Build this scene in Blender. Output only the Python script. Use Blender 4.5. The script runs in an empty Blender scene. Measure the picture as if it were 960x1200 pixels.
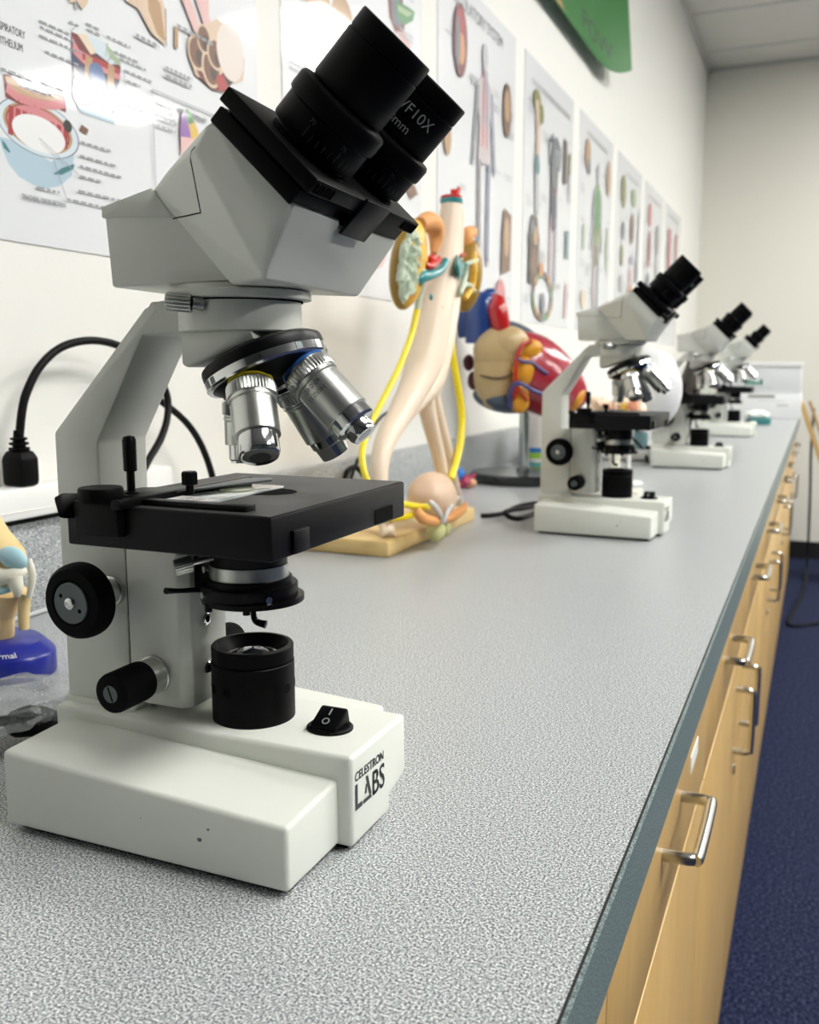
EXPOSURE = 0.10
LAMP = 26.0
import bpy, bmesh, math, random
from mathutils import Vector, Matrix, Euler, noise
SC = bpy.context.scene
COL = SC.collection
random.seed(7)
PI = math.pi
V = Vector
def R(d): return math.radians(d)

# ------------------------------------------------------------------ camera numbers (960 x 1200 frame)
F, CX, CY = 1100.0, 480.0, 600.0
PITCH = math.atan(168.0 / F)
YAW = math.atan2(480.0, math.hypot(F, 168.0))
CAM = V((0, 0, .2378))
_h = V((-math.sin(YAW), math.cos(YAW), 0))
C_R = V((math.cos(YAW), math.sin(YAW), 0))
C_F = _h * math.cos(PITCH) + V((0, 0, -math.sin(PITCH)))
C_D = C_F.cross(C_R)
def P(u, v, x=None, y=None, z=None):
    """world point of a measured direction on a known plane of the room"""
    q = C_R * (u - CX) + C_D * (v - CY) + C_F * F
    if x is not None: s = (x - CAM.x) / q.x
    elif y is not None: s = (y - CAM.y) / q.y
    else: s = (z - CAM.z) / q.z
    return CAM + q * s
def mpp(p): return ((V(p) - CAM).dot(C_F)) / F      # metres that one pixel spans at p

# ------------------------------------------------------------------ materials
MATS = {}
def mat(name, col, rough=.5, metal=0., spec=.5, coat=0., bump=None, var=None, trans=0., emit=0., alpha=1., ior=1.45, sss=0., coat_rough=.1):
    if name in MATS: return MATS[name]
    m = bpy.data.materials.new(name); m.use_nodes = True
    nt = m.node_tree; b = nt.nodes['Principled BSDF']
    b.inputs['Base Color'].default_value = (*col, 1)
    b.inputs['Roughness'].default_value = rough
    b.inputs['Metallic'].default_value = metal
    b.inputs['Specular IOR Level'].default_value = spec
    b.inputs['Coat Weight'].default_value = coat
    b.inputs['Coat Roughness'].default_value = coat_rough
    b.inputs['IOR'].default_value = ior
    b.inputs['Transmission Weight'].default_value = trans
    b.inputs['Alpha'].default_value = alpha
    if emit:
        b.inputs['Emission Color'].default_value = (*col, 1)
        b.inputs['Emission Strength'].default_value = emit
    tc = nt.nodes.new('ShaderNodeTexCoord')
    def ntex(scale, detail=3, rough_=.6, stretch=None):
        n = nt.nodes.new('ShaderNodeTexNoise')
        n.inputs['Scale'].default_value = scale; n.inputs['Detail'].default_value = detail
        n.inputs['Roughness'].default_value = rough_
        if stretch:
            mp = nt.nodes.new('ShaderNodeMapping'); mp.inputs['Scale'].default_value = stretch
            nt.links.new(tc.outputs['Object'], mp.inputs['Vector']); nt.links.new(mp.outputs['Vector'], n.inputs['Vector'])
        else:
            nt.links.new(tc.outputs['Object'], n.inputs['Vector'])
        return n
    if var:     # (second colour, scale, lo, hi, stretch)
        c2, scale, lo, hi, st = var
        n = ntex(scale, 4, .65, st)
        rp = nt.nodes.new('ShaderNodeValToRGB')
        rp.color_ramp.elements[0].position = lo; rp.color_ramp.elements[0].color = (*col, 1)
        rp.color_ramp.elements[1].position = hi; rp.color_ramp.elements[1].color = (*c2, 1)
        nt.links.new(n.outputs['Fac'], rp.inputs['Fac']); nt.links.new(rp.outputs['Color'], b.inputs['Base Color'])
    if bump:    # (scale, strength, distance, stretch)
        n = ntex(bump[0], 3, .6, bump[3] if len(bump) > 3 else None)
        bp = nt.nodes.new('ShaderNodeBump')
        bp.inputs['Strength'].default_value = bump[1]; bp.inputs['Distance'].default_value = bump[2]
        nt.links.new(n.outputs['Fac'], bp.inputs['Height']); nt.links.new(bp.outputs['Normal'], b.inputs['Normal'])
    MATS[name] = m
    return m

# ------------------------------------------------------------------ mesh building
class B:
    """a bmesh with material slots"""
    def __init__(s): s.bm = bmesh.new(); s.mats = []
    def mi(s, m):
        if m not in s.mats: s.mats.append(m)
        return s.mats.index(m)
    def faces(s, fs, m):
        i = s.mi(m)
        for f in fs: f.material_index = i
    def add(s, verts, faces, m, M=None):
        vs = [s.bm.verts.new((M @ V(v)) if M else V(v)) for v in verts]
        fs = []
        for f in faces:
            try: fs.append(s.bm.faces.new([vs[i] for i in f]))
            except ValueError: pass
        s.faces(fs, m); return vs, fs
    def merge(s, bm2, m, M=None):
        me = bpy.data.meshes.new('t'); bm2.to_mesh(me); bm2.free()
        if M: me.transform(M)
        n0 = len(s.bm.faces); s.bm.from_mesh(me); bpy.data.meshes.remove(me)
        s.bm.faces.ensure_lookup_table(); s.faces([s.bm.faces[i] for i in range(n0, len(s.bm.faces))], m)
    def box(s, lo, hi, m, bev=0., seg=2, M=None):
        b = bmesh.new(); bmesh.ops.create_cube(b, size=1)
        for v in b.verts:
            for k in range(3): v.co[k] = lo[k] + (v.co[k] + .5) * (hi[k] - lo[k])
        if bev: bmesh.ops.bevel(b, geom=b.edges[:], offset=bev, segments=seg, profile=.5, affect='EDGES')
        s.merge(b, m, M)
    def hull(s, pts, m, bev=0., seg=2, M=None):
        b = bmesh.new()
        for p in pts: b.verts.new(p)
        r = bmesh.ops.convex_hull(b, input=b.verts[:])
        bmesh.ops.delete(b, geom=[v for v in b.verts if not v.link_faces], context='VERTS')
        bmesh.ops.dissolve_limit(b, angle_limit=R(2), verts=b.verts[:], edges=b.edges[:])
        bmesh.ops.recalc_face_normals(b, faces=b.faces[:])
        if bev: bmesh.ops.bevel(b, geom=b.edges[:], offset=bev, segments=seg, profile=.5, affect='EDGES')
        s.merge(b, m, M)
    def prism(s, poly, axis, a, b_, m, bev=0., seg=2, M=None):
        """poly: 2D points in the two other axes (cyclic order x,y,z without axis)"""
        b = bmesh.new()
        def mk(p, t):
            if axis == 'x': return (t, p[0], p[1])
            if axis == 'y': return (p[0], t, p[1])
            return (p[0], p[1], t)
        v0 = [b.verts.new(mk(p, a)) for p in poly]; v1 = [b.verts.new(mk(p, b_)) for p in poly]
        n = len(poly)
        b.faces.new(v0); b.faces.new(v1[::-1])
        for i in range(n): b.faces.new([v0[i], v1[i], v1[(i + 1) % n], v0[(i + 1) % n]])
        bmesh.ops.recalc_face_normals(b, faces=b.faces[:])
        if bev: bmesh.ops.bevel(b, geom=b.edges[:], offset=bev, segments=seg, profile=.5, affect='EDGES')
        s.merge(b, m, M)
    def lathe(s, prof, m, M=None, seg=40, ripple=None, cap=True):
        """prof: (r, z) list along local z; ripple=(n, depth, i0, i1): knurled rows"""
        rows = []
        n = seg
        for i, (r, z) in enumerate(prof):
            row = []
            for k in range(n):
                a = 2 * PI * k / n; rr = r
                if ripple and ripple[2] <= i <= ripple[3] and k % 2: rr = r - ripple[1]
                p = V((rr * math.cos(a), rr * math.sin(a), z)); row.append(s.bm.verts.new(M @ p if M else p))
            rows.append(row)
        fs = []
        for i in range(len(rows) - 1):
            for k in range(n):
                fs.append(s.bm.faces.new([rows[i][k], rows[i][(k + 1) % n], rows[i + 1][(k + 1) % n], rows[i + 1][k]]))
        if cap:
            if prof[0][0] > 1e-6: fs.append(s.bm.faces.new(rows[0][::-1]))
            if prof[-1][0] > 1e-6: fs.append(s.bm.faces.new(rows[-1]))
        s.faces(fs, m)
    def cyl(s, p0, p1, r, m, seg=32, bev=0., r2=None):
        p0, p1 = V(p0), V(p1); d = p1 - p0; L = d.length; r2 = r if r2 is None else r2
        M = Matrix.Translation(p0) @ d.to_track_quat('Z', 'Y').to_matrix().to_4x4()
        if bev: s.lathe([(r - bev, 0), (r - bev * .3, bev * .3), (r, bev), (r2, L - bev), (r2 - bev * .3, L - bev * .3), (r2 - bev, L)], m, M, seg)
        else: s.lathe([(r, 0), (r2, L)], m, M, seg)
    def tube(s, pts, rad, m, seg=12, sub=6, flat=1., closed=False):
        pts = [V(p) for p in pts]; n = len(pts)
        rad = rad if isinstance(rad, (list, tuple)) else [rad] * n
        P_, R_ = [], []
        if n == 2: P_, R_ = pts, list(rad)
        else:
            rng = range(n) if closed else range(n - 1)
            for i in rng:
                g = lambda k: pts[k % n] if closed else pts[max(0, min(n - 1, k))]
                p0, p1, p2, p3 = g(i - 1), g(i), g(i + 1), g(i + 2)
                for j in range(sub):
                    t = j / sub
                    P_.append(.5 * ((2 * p1) + (p2 - p0) * t + (2 * p0 - 5 * p1 + 4 * p2 - p3) * t * t + (3 * p1 - p0 - 3 * p2 + p3) * t ** 3))
                    R_.append(rad[i] * (1 - t) + rad[(i + 1) % n] * t)
            if not closed: P_.append(pts[-1]); R_.append(rad[-1])
        rows = []; up = None
        N = len(P_)
        for i in range(N):
            if closed: t = P_[(i + 1) % N] - P_[i - 1]
            else: t = P_[min(i + 1, N - 1)] - P_[max(i - 1, 0)]
            if t.length < 1e-9: t = V((0, 0, 1))
            t.normalize()
            if up is None: up = t.orthogonal().normalized()
            up = (up - t * up.dot(t))
            up = up.normalized() if up.length > 1e-6 else t.orthogonal().normalized()
            w = t.cross(up)
            rows.append([s.bm.verts.new(P_[i] + (up * math.cos(2 * PI * k / seg) * flat + w * math.sin(2 * PI * k / seg)) * R_[i]) for k in range(seg)])
        fs = []
        for i in range(N if closed else N - 1):
            a, b = rows[i], rows[(i + 1) % N]
            for k in range(seg): fs.append(s.bm.faces.new([a[k], a[(k + 1) % seg], b[(k + 1) % seg], b[k]]))
        if not closed:
            fs.append(s.bm.faces.new(rows[0][::-1])); fs.append(s.bm.faces.new(rows[-1]))
        s.faces(fs, m)
    def blob(s, c, r, m, M=None, amp=0., freq=20., seed=0, sub=4, fn=None):
        b = bmesh.new(); bmesh.ops.create_icosphere(b, subdivisions=sub, radius=1)
        for v in b.verts:
            p = v.co.copy()
            k = 1 + (amp * noise.noise(p * freq + V((seed * 7.1, seed * 3.3, seed))) if amp else 0)
            q = V((p.x * r[0], p.y * r[1], p.z * r[2])) * k
            if fn: q = fn(p, q)
            v.co = q
        MM = Matrix.Translation(V(c)) @ (M if M else Matrix())
        s.merge(b, m, MM)
    def poly(s, pts, m):
        vs = [s.bm.verts.new(V(p)) for p in pts]
        f = s.bm.faces.new(vs); s.faces([f], m); return f

def link(name, b, parent=None, loc=None, sharp=35, smooth=True, rot=None):
    bm = b.bm if isinstance(b, B) else b
    bm.normal_update()
    for f in bm.faces: f.smooth = smooth
    if smooth:
        for e in bm.edges:
            if len(e.link_faces) == 2 and e.calc_face_angle(0) > R(sharp): e.smooth = False
    me = bpy.data.meshes.new(name); bm.to_mesh(me); bm.free()
    for m in b.mats: me.materials.append(m)
    o = bpy.data.objects.new(name, me); COL.objects.link(o)
    if parent: o.parent = parent
    if loc is not None: o.location = loc
    if rot is not None: o.rotation_euler = rot
    return o
def one(name, m, fn, parent=None, sharp=35, **k):
    """one mesh of one material: fn(builder)"""
    b = B(); fn(b, m); return link(name, b, parent, sharp=sharp, **k)
def tag(o, label=None, cat=None, group=None, kind=None):
    if label: o['label'] = label
    if cat: o['category'] = cat
    if group: o['group'] = group
    if kind: o['kind'] = kind
    return o
def thing(name, label, cat, loc=(0, 0, 0), rz=0, group=None):
    o = bpy.data.objects.new(name, None); COL.objects.link(o); o.empty_display_size = .05
    o.location = loc; o.rotation_euler = (0, 0, rz)
    return tag(o, label, cat, group)
def copy_tree(o, parent=None):
    c = o.copy(); COL.objects.link(c)
    if parent: c.parent = parent
    for ch in list(o.children): copy_tree(ch, c)
    return c
def frame(org, right, up):
    right, up = V(right).normalized(), V(up).normalized(); n = right.cross(up)
    M = Matrix((right, up, n)).transposed().to_4x4(); M.translation = V(org); return M
def text_bm(txt, size, align='LEFT', depth=0., xs=1.):
    cu = bpy.data.curves.new('t', 'FONT'); cu.body = txt; cu.size = size; cu.align_x = align; cu.extrude = depth
    cu.resolution_u = 3
    o = bpy.data.objects.new('t', cu); COL.objects.link(o)
    dg = bpy.context.evaluated_depsgraph_get(); dg.update()
    me = bpy.data.meshes.new_from_object(o.evaluated_get(dg)); bm = bmesh.new(); bm.from_mesh(me)
    bpy.data.meshes.remove(me); bpy.data.objects.remove(o); bpy.data.curves.remove(cu)
    for v in bm.verts: v.co.x *= xs
    return bm
def add_text(b, txt, size, M, m, align='LEFT', depth=0., xs=1., bold=0.):
    bm = text_bm(txt, size, align, depth, xs)
    if bold:
        b2 = bm.copy()
        for v in b2.verts: v.co.x += bold
        b.merge(b2, m, M)
        b2 = bm.copy()
        for v in b2.verts: v.co.y += bold * .7; v.co.x += bold * .5
        b.merge(b2, m, M)
    b.merge(bm, m, M)
# ------------------------------------------------------------------ materials of the microscopes
cream = mat('cream_enamel', (.715, .735, .68), .34, bump=(900, .05, .0004))
dkred = None
blackp = mat('black_plastic', (.002, .002, .0026), .45, spec=.11)
blackm = mat('black_anodised', (.0022, .0022, .003), .38, spec=.2)
stagem = mat('stage_enamel', (.0045, .0045, .006), .42, spec=.22, bump=(600, .04, .0005))
rubber = mat('black_rubber', (.0025, .0025, .003), .7, spec=.12)
chrome = mat('chrome', (.72, .73, .72), .12, metal=1)
satin = mat('satin_chrome', (.62, .63, .60), .3, metal=1)
steel = mat('brushed_steel', (.5, .51, .5), .28, metal=1)
gunm = mat('grey_disc', (.12, .14, .145), .4, metal=.6)
glass = mat('clear_glass', (.95, .98, .97), .02, trans=1., ior=1.5)
lensm = mat('coated_lens', (.02, .025, .03), .03, spec=.9, coat=1.)
yellowb = mat('yellow_ring_paint', (.75, .60, .02), .35)
blueb = mat('blue_ring_paint', (.03, .16, .55), .35)
redb = mat('red_ring_paint', (.55, .04, .03), .35)
whitepr = mat('white_print', (.34, .37, .36), .6)
faintpr = mat('faint_print', (.07, .075, .08), .6)
ENG = .42
blackpr = mat('logo_print', (.035, .045, .05), .6)
darkwell = mat('dark_bore', (.004, .004, .004), .9, spec=.1)

def mm(name, b, parent=None, sharp=35, loc=None, rot=None):
    bmesh.ops.scale(b.bm, vec=(.001, .001, .001), verts=b.bm.verts[:])
    return link(name, b, parent, sharp=sharp, loc=loc, rot=rot)
def mm1(name, m, fn, parent=None, sharp=35):
    b = B(); fn(b, m); return mm(name, b, parent, sharp)
def axis(org, d):
    return Matrix.Translation(V(org)) @ V(d).to_track_quat('Z', 'Y').to_matrix().to_4x4()

def make_microscope():
    root = thing('microscope', '', 'microscope')
    # ---------------- base: low flared plate with a raised middle block
    b = B()
    b.hull([(-100, -79.5, 3.4), (69.5, -79.5, 3.4), (69.5, -79.5, 35), (-100, -79.5, 43.4),
            (-100, 0, 3.4), (69.5, 0, 3.4), (69.5, 0, 39), (-100, 0, 46)], cream, 2.4, 3)
    b.hull([(-100, 79.5, 3.4), (44, 79.5, 3.4), (44, 79.5, 35), (-100, 79.5, 43.4),
            (-100, 0, 3.4), (44, 0, 3.4), (44, 0, 39), (-100, 0, 46)], cream, 2.4, 3)
    base = mm('base', b, root)
    b = B()
    b.prism([(-31, 3.0), (14, 3.0), (14, 12), (35, 17), (34, 50.5), (-31.5, 50.5)], 'x', -110, 77.5, cream, 2.6, 3)
    b.hull([(-111, -24, 48), (-111, 24, 48), (-60, -24, 48), (-60, 24, 48), (-110.5, -22.5, 53), (-110.5, 22.5, 53), (-61, -22.5, 53), (-61, 22.5, 53)], cream, 1)
    mm('base_block', b, root)
    for x, y in ((-84, -62), (52, -62), (-84, 62), (14, 58), (60, -8)):
        mm1('foot', rubber, lambda b, m: b.cyl((x, y, 0), (x, y, 6), 9, m, 24), root)
    mm1('bottom_plate', blackp, lambda b, m: (b.box((-93, -75, .9), (65, 30, 4.2), m), b.box((-90, 20, .9), (10, 66, 4.2), m), b.box((-90, -28, .9), (73, 10, 4.2), m)), root)
    # logo
    b = B()
    Mt = frame((77.75, -28.5, 36.6), (0, 1, -.02), (0, 0, 1))
    add_text(b, 'CELESTRON', 6.6, Mt, blackpr, xs=.93, bold=.35)
    Ml = frame((77.75, -28.0, 21.5), (0, 1, -.02), (0, 0, 1))
    def quad(pts): b.add([Ml @ V((x, y, 0)) for x, y in pts], [list(range(len(pts)))], blackpr)
    quad([(0, 0), (7.6, 0), (7.6, 2.6), (2.6, 2.6), (2.6, 13.5), (0, 13.5)])
    quad([(8.6, 0), (18.6, 0), (17.6, 2.2), (8.9, 2.2)])                       # foot of the A shaped like a microscope
    quad([(11.9, 13.5), (14.2, 13.5), (18.4, 2.2), (15.9, 2.2)])
    quad([(10.6, 4.6), (12.2, 9.6), (13.4, 9.0), (12.6, 4.6)])
    bm2 = text_bm('BS', 18.7, xs=.82); b.merge(bm2, blackpr, Ml @ Matrix.Translation((18.6, 0, 0)))
    bm2 = text_bm('BS', 18.7, xs=.82); b.merge(bm2, blackpr, Ml @ Matrix.Translation((19.1, .2, 0)))
    bm2 = text_bm('BS', 18.7, xs=.82); b.merge(bm2, blackpr, Ml @ Matrix.Translation((18.9, -.2, 0)))
    tag(mm('logo', b, root), 'dark grey printed logo')
    mm1('scuff_mark', gunm, lambda b, m: b.blob((22, -79.4, 20), (1.6, .25, 1.1), m, amp=.5, freq=2, sub=2), root)
    mm1('scuff_mark', gunm, lambda b, m: b.blob((27, -79.4, 26), (.9, .2, .7), m, amp=.4, freq=2, sub=2), root)
    mm1('scuff_mark', gunm, lambda b, m: b.blob((-12, -79.4, 24), (.5, .2, .4), m, sub=1), root)
    # power switch
    sw = mm1('power_switch', blackp, lambda b, m: b.lathe([(12.5, 50.2), (12.5, 51.6), (11.5, 52.4), (9.5, 52.4)], m, Matrix.Translation((49.5, -1, 0)) @ Matrix.Diagonal((1, .92, 1, 1)), 40), root)
    mm1('rocker', blackp, lambda b, m: b.hull([(49.5 + x, -1 + y, z) for x, y, z in
        [(-8, -8.5, 52), (8, -8.5, 52), (-8, -8.5, 53.4), (8, -8.5, 53.4), (-7.6, 4.6, 60.4), (7.6, 4.6, 60.4), (-7.6, 6.6, 60), (7.6, 6.6, 60), (-8, 8, 52), (8, 8, 52)]], m, 1.0), sw)
    b = B()
    Mr = frame((49.5, -5.6, 55.95), (1, 0, 0), (0, .882, .471))
    b.lathe([(2.1, .02), (2.1, .2), (1.5, .2), (1.5, .02)], whitepr, Mr, 24, cap=False)
    b.box((-.4, 4.2, .0), (.4, 8.6, .2), whitepr, M=Mr)
    mm('switch_mark', b, sw)
    # ---------------- arm
    mm1('arm', cream, lambda b, m: b.prism([(-110, 51), (-110, 203), (-45, 268.5), (-36, 272), (-14, 272), (-14, 256), (-46.5, 255.2),
        (-79.7, 198.7), (-79.7, 150), (-65, 150), (-65, 51)], 'y', -20.3, 20.3, m, 1.6, 2), root)
    # ---------------- focus housing
    mm1('focus_housing', cream, lambda b, m: b.prism([(-64.2, -20.3), (-31.5, -20.3), (-26, -15.5), (-26, 16), (-31, 20), (-64.2, 20)], 'z', 55.5, 153, m, .8), root)
    mm1('housing_seam', darkwell, lambda b, m: b.box((-65.2, -19.2, 57), (-63.2, 19.2, 152), m), root)
    for z in (102, 74.5):
        s = mm1('socket_screw', chrome, lambda b, m: b.lathe([(3.4, -.4), (3.4, .9), (2.9, 1.3), (1.9, 1.3), (1.9, .2)], m, axis((-26, -2.5, z), (1, 0, 0)), 24, cap=False), root)
        mm1('socket', darkwell, lambda b, m: b.lathe([(1.9, .25), (1e-7, .25)], m, axis((-26, -2.5, z), (1, 0, 0)), 12), s)
    mm1('slide_rail', blackm, lambda b, m: b.box((-26.5, -9, 121), (-22, 9, 152), m, .6), root)
    # ---------------- coarse focus, one knob each side
    for sgn in (-1, 1):
        c = (-73.9, 0, 117.5)
        d = (0, sgn, 0)
        Mx = axis((c[0], 0, c[2]), d)
        k = mm1('coarse_knob', rubber, lambda b, m: b.lathe([(15, 40), (18.6, 40.4), (19.8, 41.4), (20.2, 42.5), (20.2, 47), (19.6, 49.6), (17.6, 52), (12.6, 52.6), (11.2, 51.4)], m, Mx, 96, ripple=(1, .4, 3, 4)), root)
        mm1('shaft', satin, lambda b, m: b.lathe([(8.4, 20), (8.4, 23), (7.4, 23.6), (7.4, 40.5)], m, Mx, 32), k)
        mm1('cap_disc', gunm, lambda b, m: b.lathe([(11, 51.2), (11, 52.6), (10.6, 53), (1e-7, 53)], m, Mx, 48), k)
        mm1('cap_screw', chrome, lambda b, m: (b.lathe([(3, 52.9), (3, 54), (2.4, 54.4), (1e-7, 54.4)], m, Mx, 24)), k)
        mm1('pin_hole', darkwell, lambda b, m: [b.lathe([(1.2, 53.05), (1e-7, 53.06)], m, Mx @ Matrix.Translation((7 * math.cos(a), 7 * math.sin(a), 0)), 12) for a in (2.6, 5.75)], k)
        # fine focus
        Mf = axis((-48, 0, 73), d)
        k = mm1('fine_knob', rubber, lambda b, m: b.lathe([(9.4, 30.5), (10.4, 31.4), (10.7, 33), (10.7, 53), (10.2, 54.6), (8.8, 55.4), (4.6, 55.4)], m, Mf, 72, ripple=(1, .3, 2, 3)), root)
        mm1('collar', satin, lambda b, m: b.lathe([(10.6, 20), (10.6, 21.6), (9.9, 22), (9.9, 31)], m, Mf, 40), k)
        mm1('screw', gunm, lambda b, m: b.lathe([(4.5, 55.2), (4.5, 55.9), (1e-7, 55.9)], m, Mf, 24), k)
        mm1('slot', darkwell, lambda b, m: b.box((-.5, -4, 55.8), (.5, 4, 56.0), m, M=Mf @ Matrix.Rotation(.35, 4, 'Z')), k)
    # ---------------- stage
    b = B()
    b.box((-53, -74, 154), (61.5, 70, 174), stagem, 1.2)
    stage = mm('stage', b, root)
    mm1('stage_top', mat('lit_stage_top', (.045, .045, .043), .48, spec=.3), lambda b, m: b.box((-51.5, -72.8, 173.9), (60.2, 68.8, 174.25), m), stage)  # thin paler sheet: light on the stage top put into its colour
    mm1('light_opening', darkwell, lambda b, m: b.lathe([(15.5, 174.3), (1e-7, 174.31)], m, Matrix.Translation((8, -1, 0)) @ Matrix.Diagonal((1.45, 1, 1, 1)), 48), stage)
    mm1('edge_notch', darkwell, lambda b, m: (b.box((61.2, 30, 155.2), (61.7, 53, 163), m), ), stage)
    mm1('edge_clip', blackm, lambda b, m: b.box((61, -58, 155), (63.6, -44, 166), m, .5), stage)
    mm1('lower_slide', blackm, lambda b, m: (b.box((-50, -18, 147), (-14, 18, 155), m, .8)), stage)
    mm1('slide_shelf', satin, lambda b, m: b.box((-44, -19, 151.5), (-12, 19, 154.2), m, .4), stage)
    # mechanical slide holder
    h = mm1('slide_holder', blackm, lambda b, m: (b.box((-44, -79, 160), (-18, -50, 176.5), m, 1.0), b.box((-19, -82, 174), (-13.5, 28, 178.2), m, .5),
        b.hull([(-42, -60, 174), (-12, -60, 174), (-42, -30, 174), (-16, -14, 174), (-42, -60, 177.4), (-14, -60, 177.4), (-42, -32, 177.4), (-18, -16, 177.4)], m, .5)), stage)
    mm1('finger', blackm, lambda b, m: b.hull([(-16, -66.5, 174.2), (44, -66.5, 174.2), (-16, -60, 174.2), (44, -58.5, 174.2), (-16, -66.5, 177.0), (44, -66.5, 177.0), (-16, -60, 177), (44, -58.5, 177)], m, .4), h)
    mm1('adjusting_knob', blackp, lambda b, m: b.lathe([(10, 176.3), (10.4, 177), (10.4, 182), (9.8, 183), (1e-7, 183)], m, Matrix.Translation((-30.5, -75, 0)), 60, ripple=(1, .3, 1, 2)), h)
    mm1('scale_pointer', blackm, lambda b, m: b.hull([(-48, -84, 168), (-45, -66, 166), (-45, -70, 179), (-52, -83, 178), (-48, -78, 169), (-50, -79, 180)], m, .6), h)
    mm1('clip_lever', blackm, lambda b, m: (b.lathe([(3.8, 176.5), (3.8, 178), (2.0, 178.4), (2.0, 188), (3.3, 188.6), (3.4, 203.5), (2.6, 205.2), (1e-7, 205.8)], m, Matrix.Translation((-31, -53, 0)), 28, ripple=(2, .25, 4, 5))), h)
    mm1('clip_screw', blackm, lambda b, m: b.lathe([(2, 176), (2, 180.4), (3.9, 180.8), (3.9, 186.6), (3.2, 187.4), (1e-7, 187.5)], m, Matrix.Translation((-9.5, -35, 0)), 40, ripple=(1, .3, 2, 3)), h)
    mm1('clip_spring', gunm, lambda b, m: b.hull([(-17, -52, 176.8), (-16, 22, 176.8), (0, 27, 176.8), (4, 20, 176.8), (-4, 12, 176.8), (-6, -8, 176.8), (-17, -52, 177.9), (-16, 22, 177.9), (0, 27, 177.9), (4, 20, 177.9)], m, .2), h)
    # ---------------- condenser below the stage
    b = B()
    b.lathe([(25.6, 116), (26, 116.6), (26, 124.4), (25.4, 125), (23, 125), (23, 128), (22.4, 128.4)], blackm, Matrix.Translation((1, 0, 0)), 64)
    b.lathe([(27.4, 115.2), (27.4, 118), (26, 118.2)], blackm, Matrix.Translation((2.6, 1, 0)), 64)
    b.lathe([(20.4, 135), (20.6, 135.4), (20.6, 148), (20, 154.5)], blackm, Matrix.Translation((1, 0, 0)), 64)
    b.hull([(-26, -12, 119), (-26, 12, 119), (0, -17, 119), (0, 17, 119), (-26, -12, 140), (-26, 12, 140), (-6, -15, 140), (-6, 15, 140)], blackm, 1)
    con = mm('condenser', b, root)
    mm1('chrome_band', satin, lambda b, m: b.lathe([(21.2, 127.5), (21.2, 135.3)], m, Matrix.Translation((1, 0, 0)), 64), con)
    mm1('iris_lever', blackm, lambda b, m: b.tube([(-20, -14, 121.5), (-26, -24, 122.5), (-27.5, -34, 124.5)], [1.5, 1.3, 1.8], m, 10), con)
    mm1('clamp_screw', satin, lambda b, m: (b.tube([(-6, -14, 141), (-17, -25, 138.2)], 1.4, m, 10), b.lathe([(4, 0), (4.4, .6), (4.4, 8.6), (3.6, 9.6), (1e-7, 9.8)], m, axis((-17, -25, 138.2), (-9, -9, -2.6)), 44, ripple=(1, .35, 1, 2))), con)
    for q, dd in (((-13.5, -19.5, 134), (-.5, -.85, 0)), ((-12.4, -23.2, 121.0), (-.5, -.85, 0)), ((22.2, -15, 120), (.85, -.5, 0))):
        mm1('set_screw', chrome, lambda b, m: b.lathe([(1.9, -1.6), (1.9, .7), (1e-7, .7)], m, axis(q, dd), 16), con)
    for x, y in ((12, -20), (-10, -22)):
        mm1('filter_stop', blackm, lambda b, m: b.cyl((x, y, 112.5), (x, y, 117), 2.0, m, 16), con)
    mm1('filter_holder', blackm, lambda b, m: b.tube([(-10, 20, 118), (-10, 20, 104), (-9, 20.5, 97), (-3, 22, 95)], [1.6, 1.6, 1.8, 2.4], m, 10), con)
    # ---------------- illuminator
    b = B()
    Mi = Matrix.Translation((2, 0, 0))
    b.lathe([(22.4, 49.5), (22.4, 81.6), (22.0, 82.1), (21.2, 82.3), (21.2, 83), (22.1, 83.2), (22.1, 90.2), (21.5, 91), (19.6, 91), (13.2, 84), (13, 81)], blackp, Mi, 72)
    il = mm('illuminator', b, root)
    mm1('collector_lens', lensm, lambda b, m: b.lathe([(13.1, 82), (11, 85), (8, 87.2), (4.5, 88.6), (1e-7, 89)], m, Mi, 48), il)
    mm1('lens_ring', satin, lambda b, m: b.lathe([(13.8, 84.2), (13.6, 85.2), (12.3, 85)], m, Mi, 48, cap=False), il)
    for a in [R(k * 30 - 155) for k in range(12)]:
        mm1('vent_hole', darkwell, lambda b, m: b.lathe([(2.7, 22.46), (1e-7, 22.5)], m, Mi @ axis((0, 0, 69), (math.cos(a), math.sin(a), 0)), 20), il)
    # ---------------- head mount, nosepiece
    b = B()
    b.lathe([(30.6, 256), (31.3, 256.8), (31.3, 271.4), (30.8, 272)], cream, None, 80)
    b.prism([(-30, 257.2), (-52, 257.2), (-41, 271.6), (-20, 271.6)], 'y', -20, 20, cream, 1)
    mm('head_mount', b, root)
    mm1('nose_bracket', cream, lambda b, m: b.hull([(-26, -17, 258), (-26, 17, 258), (20, -24, 258), (20, 24, 258), (-26, -16, 239.5), (-26, 16, 239.5), (-22, -17, 238.2), (22, -22, 252), (22, 22, 252), (-22, 17, 238.2)], m, 1.6), root)
    b = B()
    b.lathe([(33, 271.8), (36.4, 272.4), (36.4, 275.4), (35.6, 276.2)], cream, None, 80)
    dov = mm('dovetail_ring', b, root)
    b = B(); b.lathe([(32.2, 271), (32.2, 272.4)], darkwell, None, 64); mm('shadow_gap', b, dov)
    mm1('thumbscrew', satin, lambda b, m: (b.cyl((-1, -31, 268.5), (-4.5, -35, 269), 3.2, m, 20), b.lathe([(4.3, 0), (4.7, .7), (4.7, 11.4), (4.2, 12.2), (1e-7, 12.4)], m, axis((-4.5, -35, 269), (-12, -5.5, 1.2)), 40, ripple=(1, .45, 1, 2))), root)
    # turret
    al, de = R(23), R(0)
    d = V((math.cos(de), -math.sin(de), 0)); n = V((math.sin(al) * d.x, math.sin(al) * d.y, -math.cos(al)))
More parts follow.
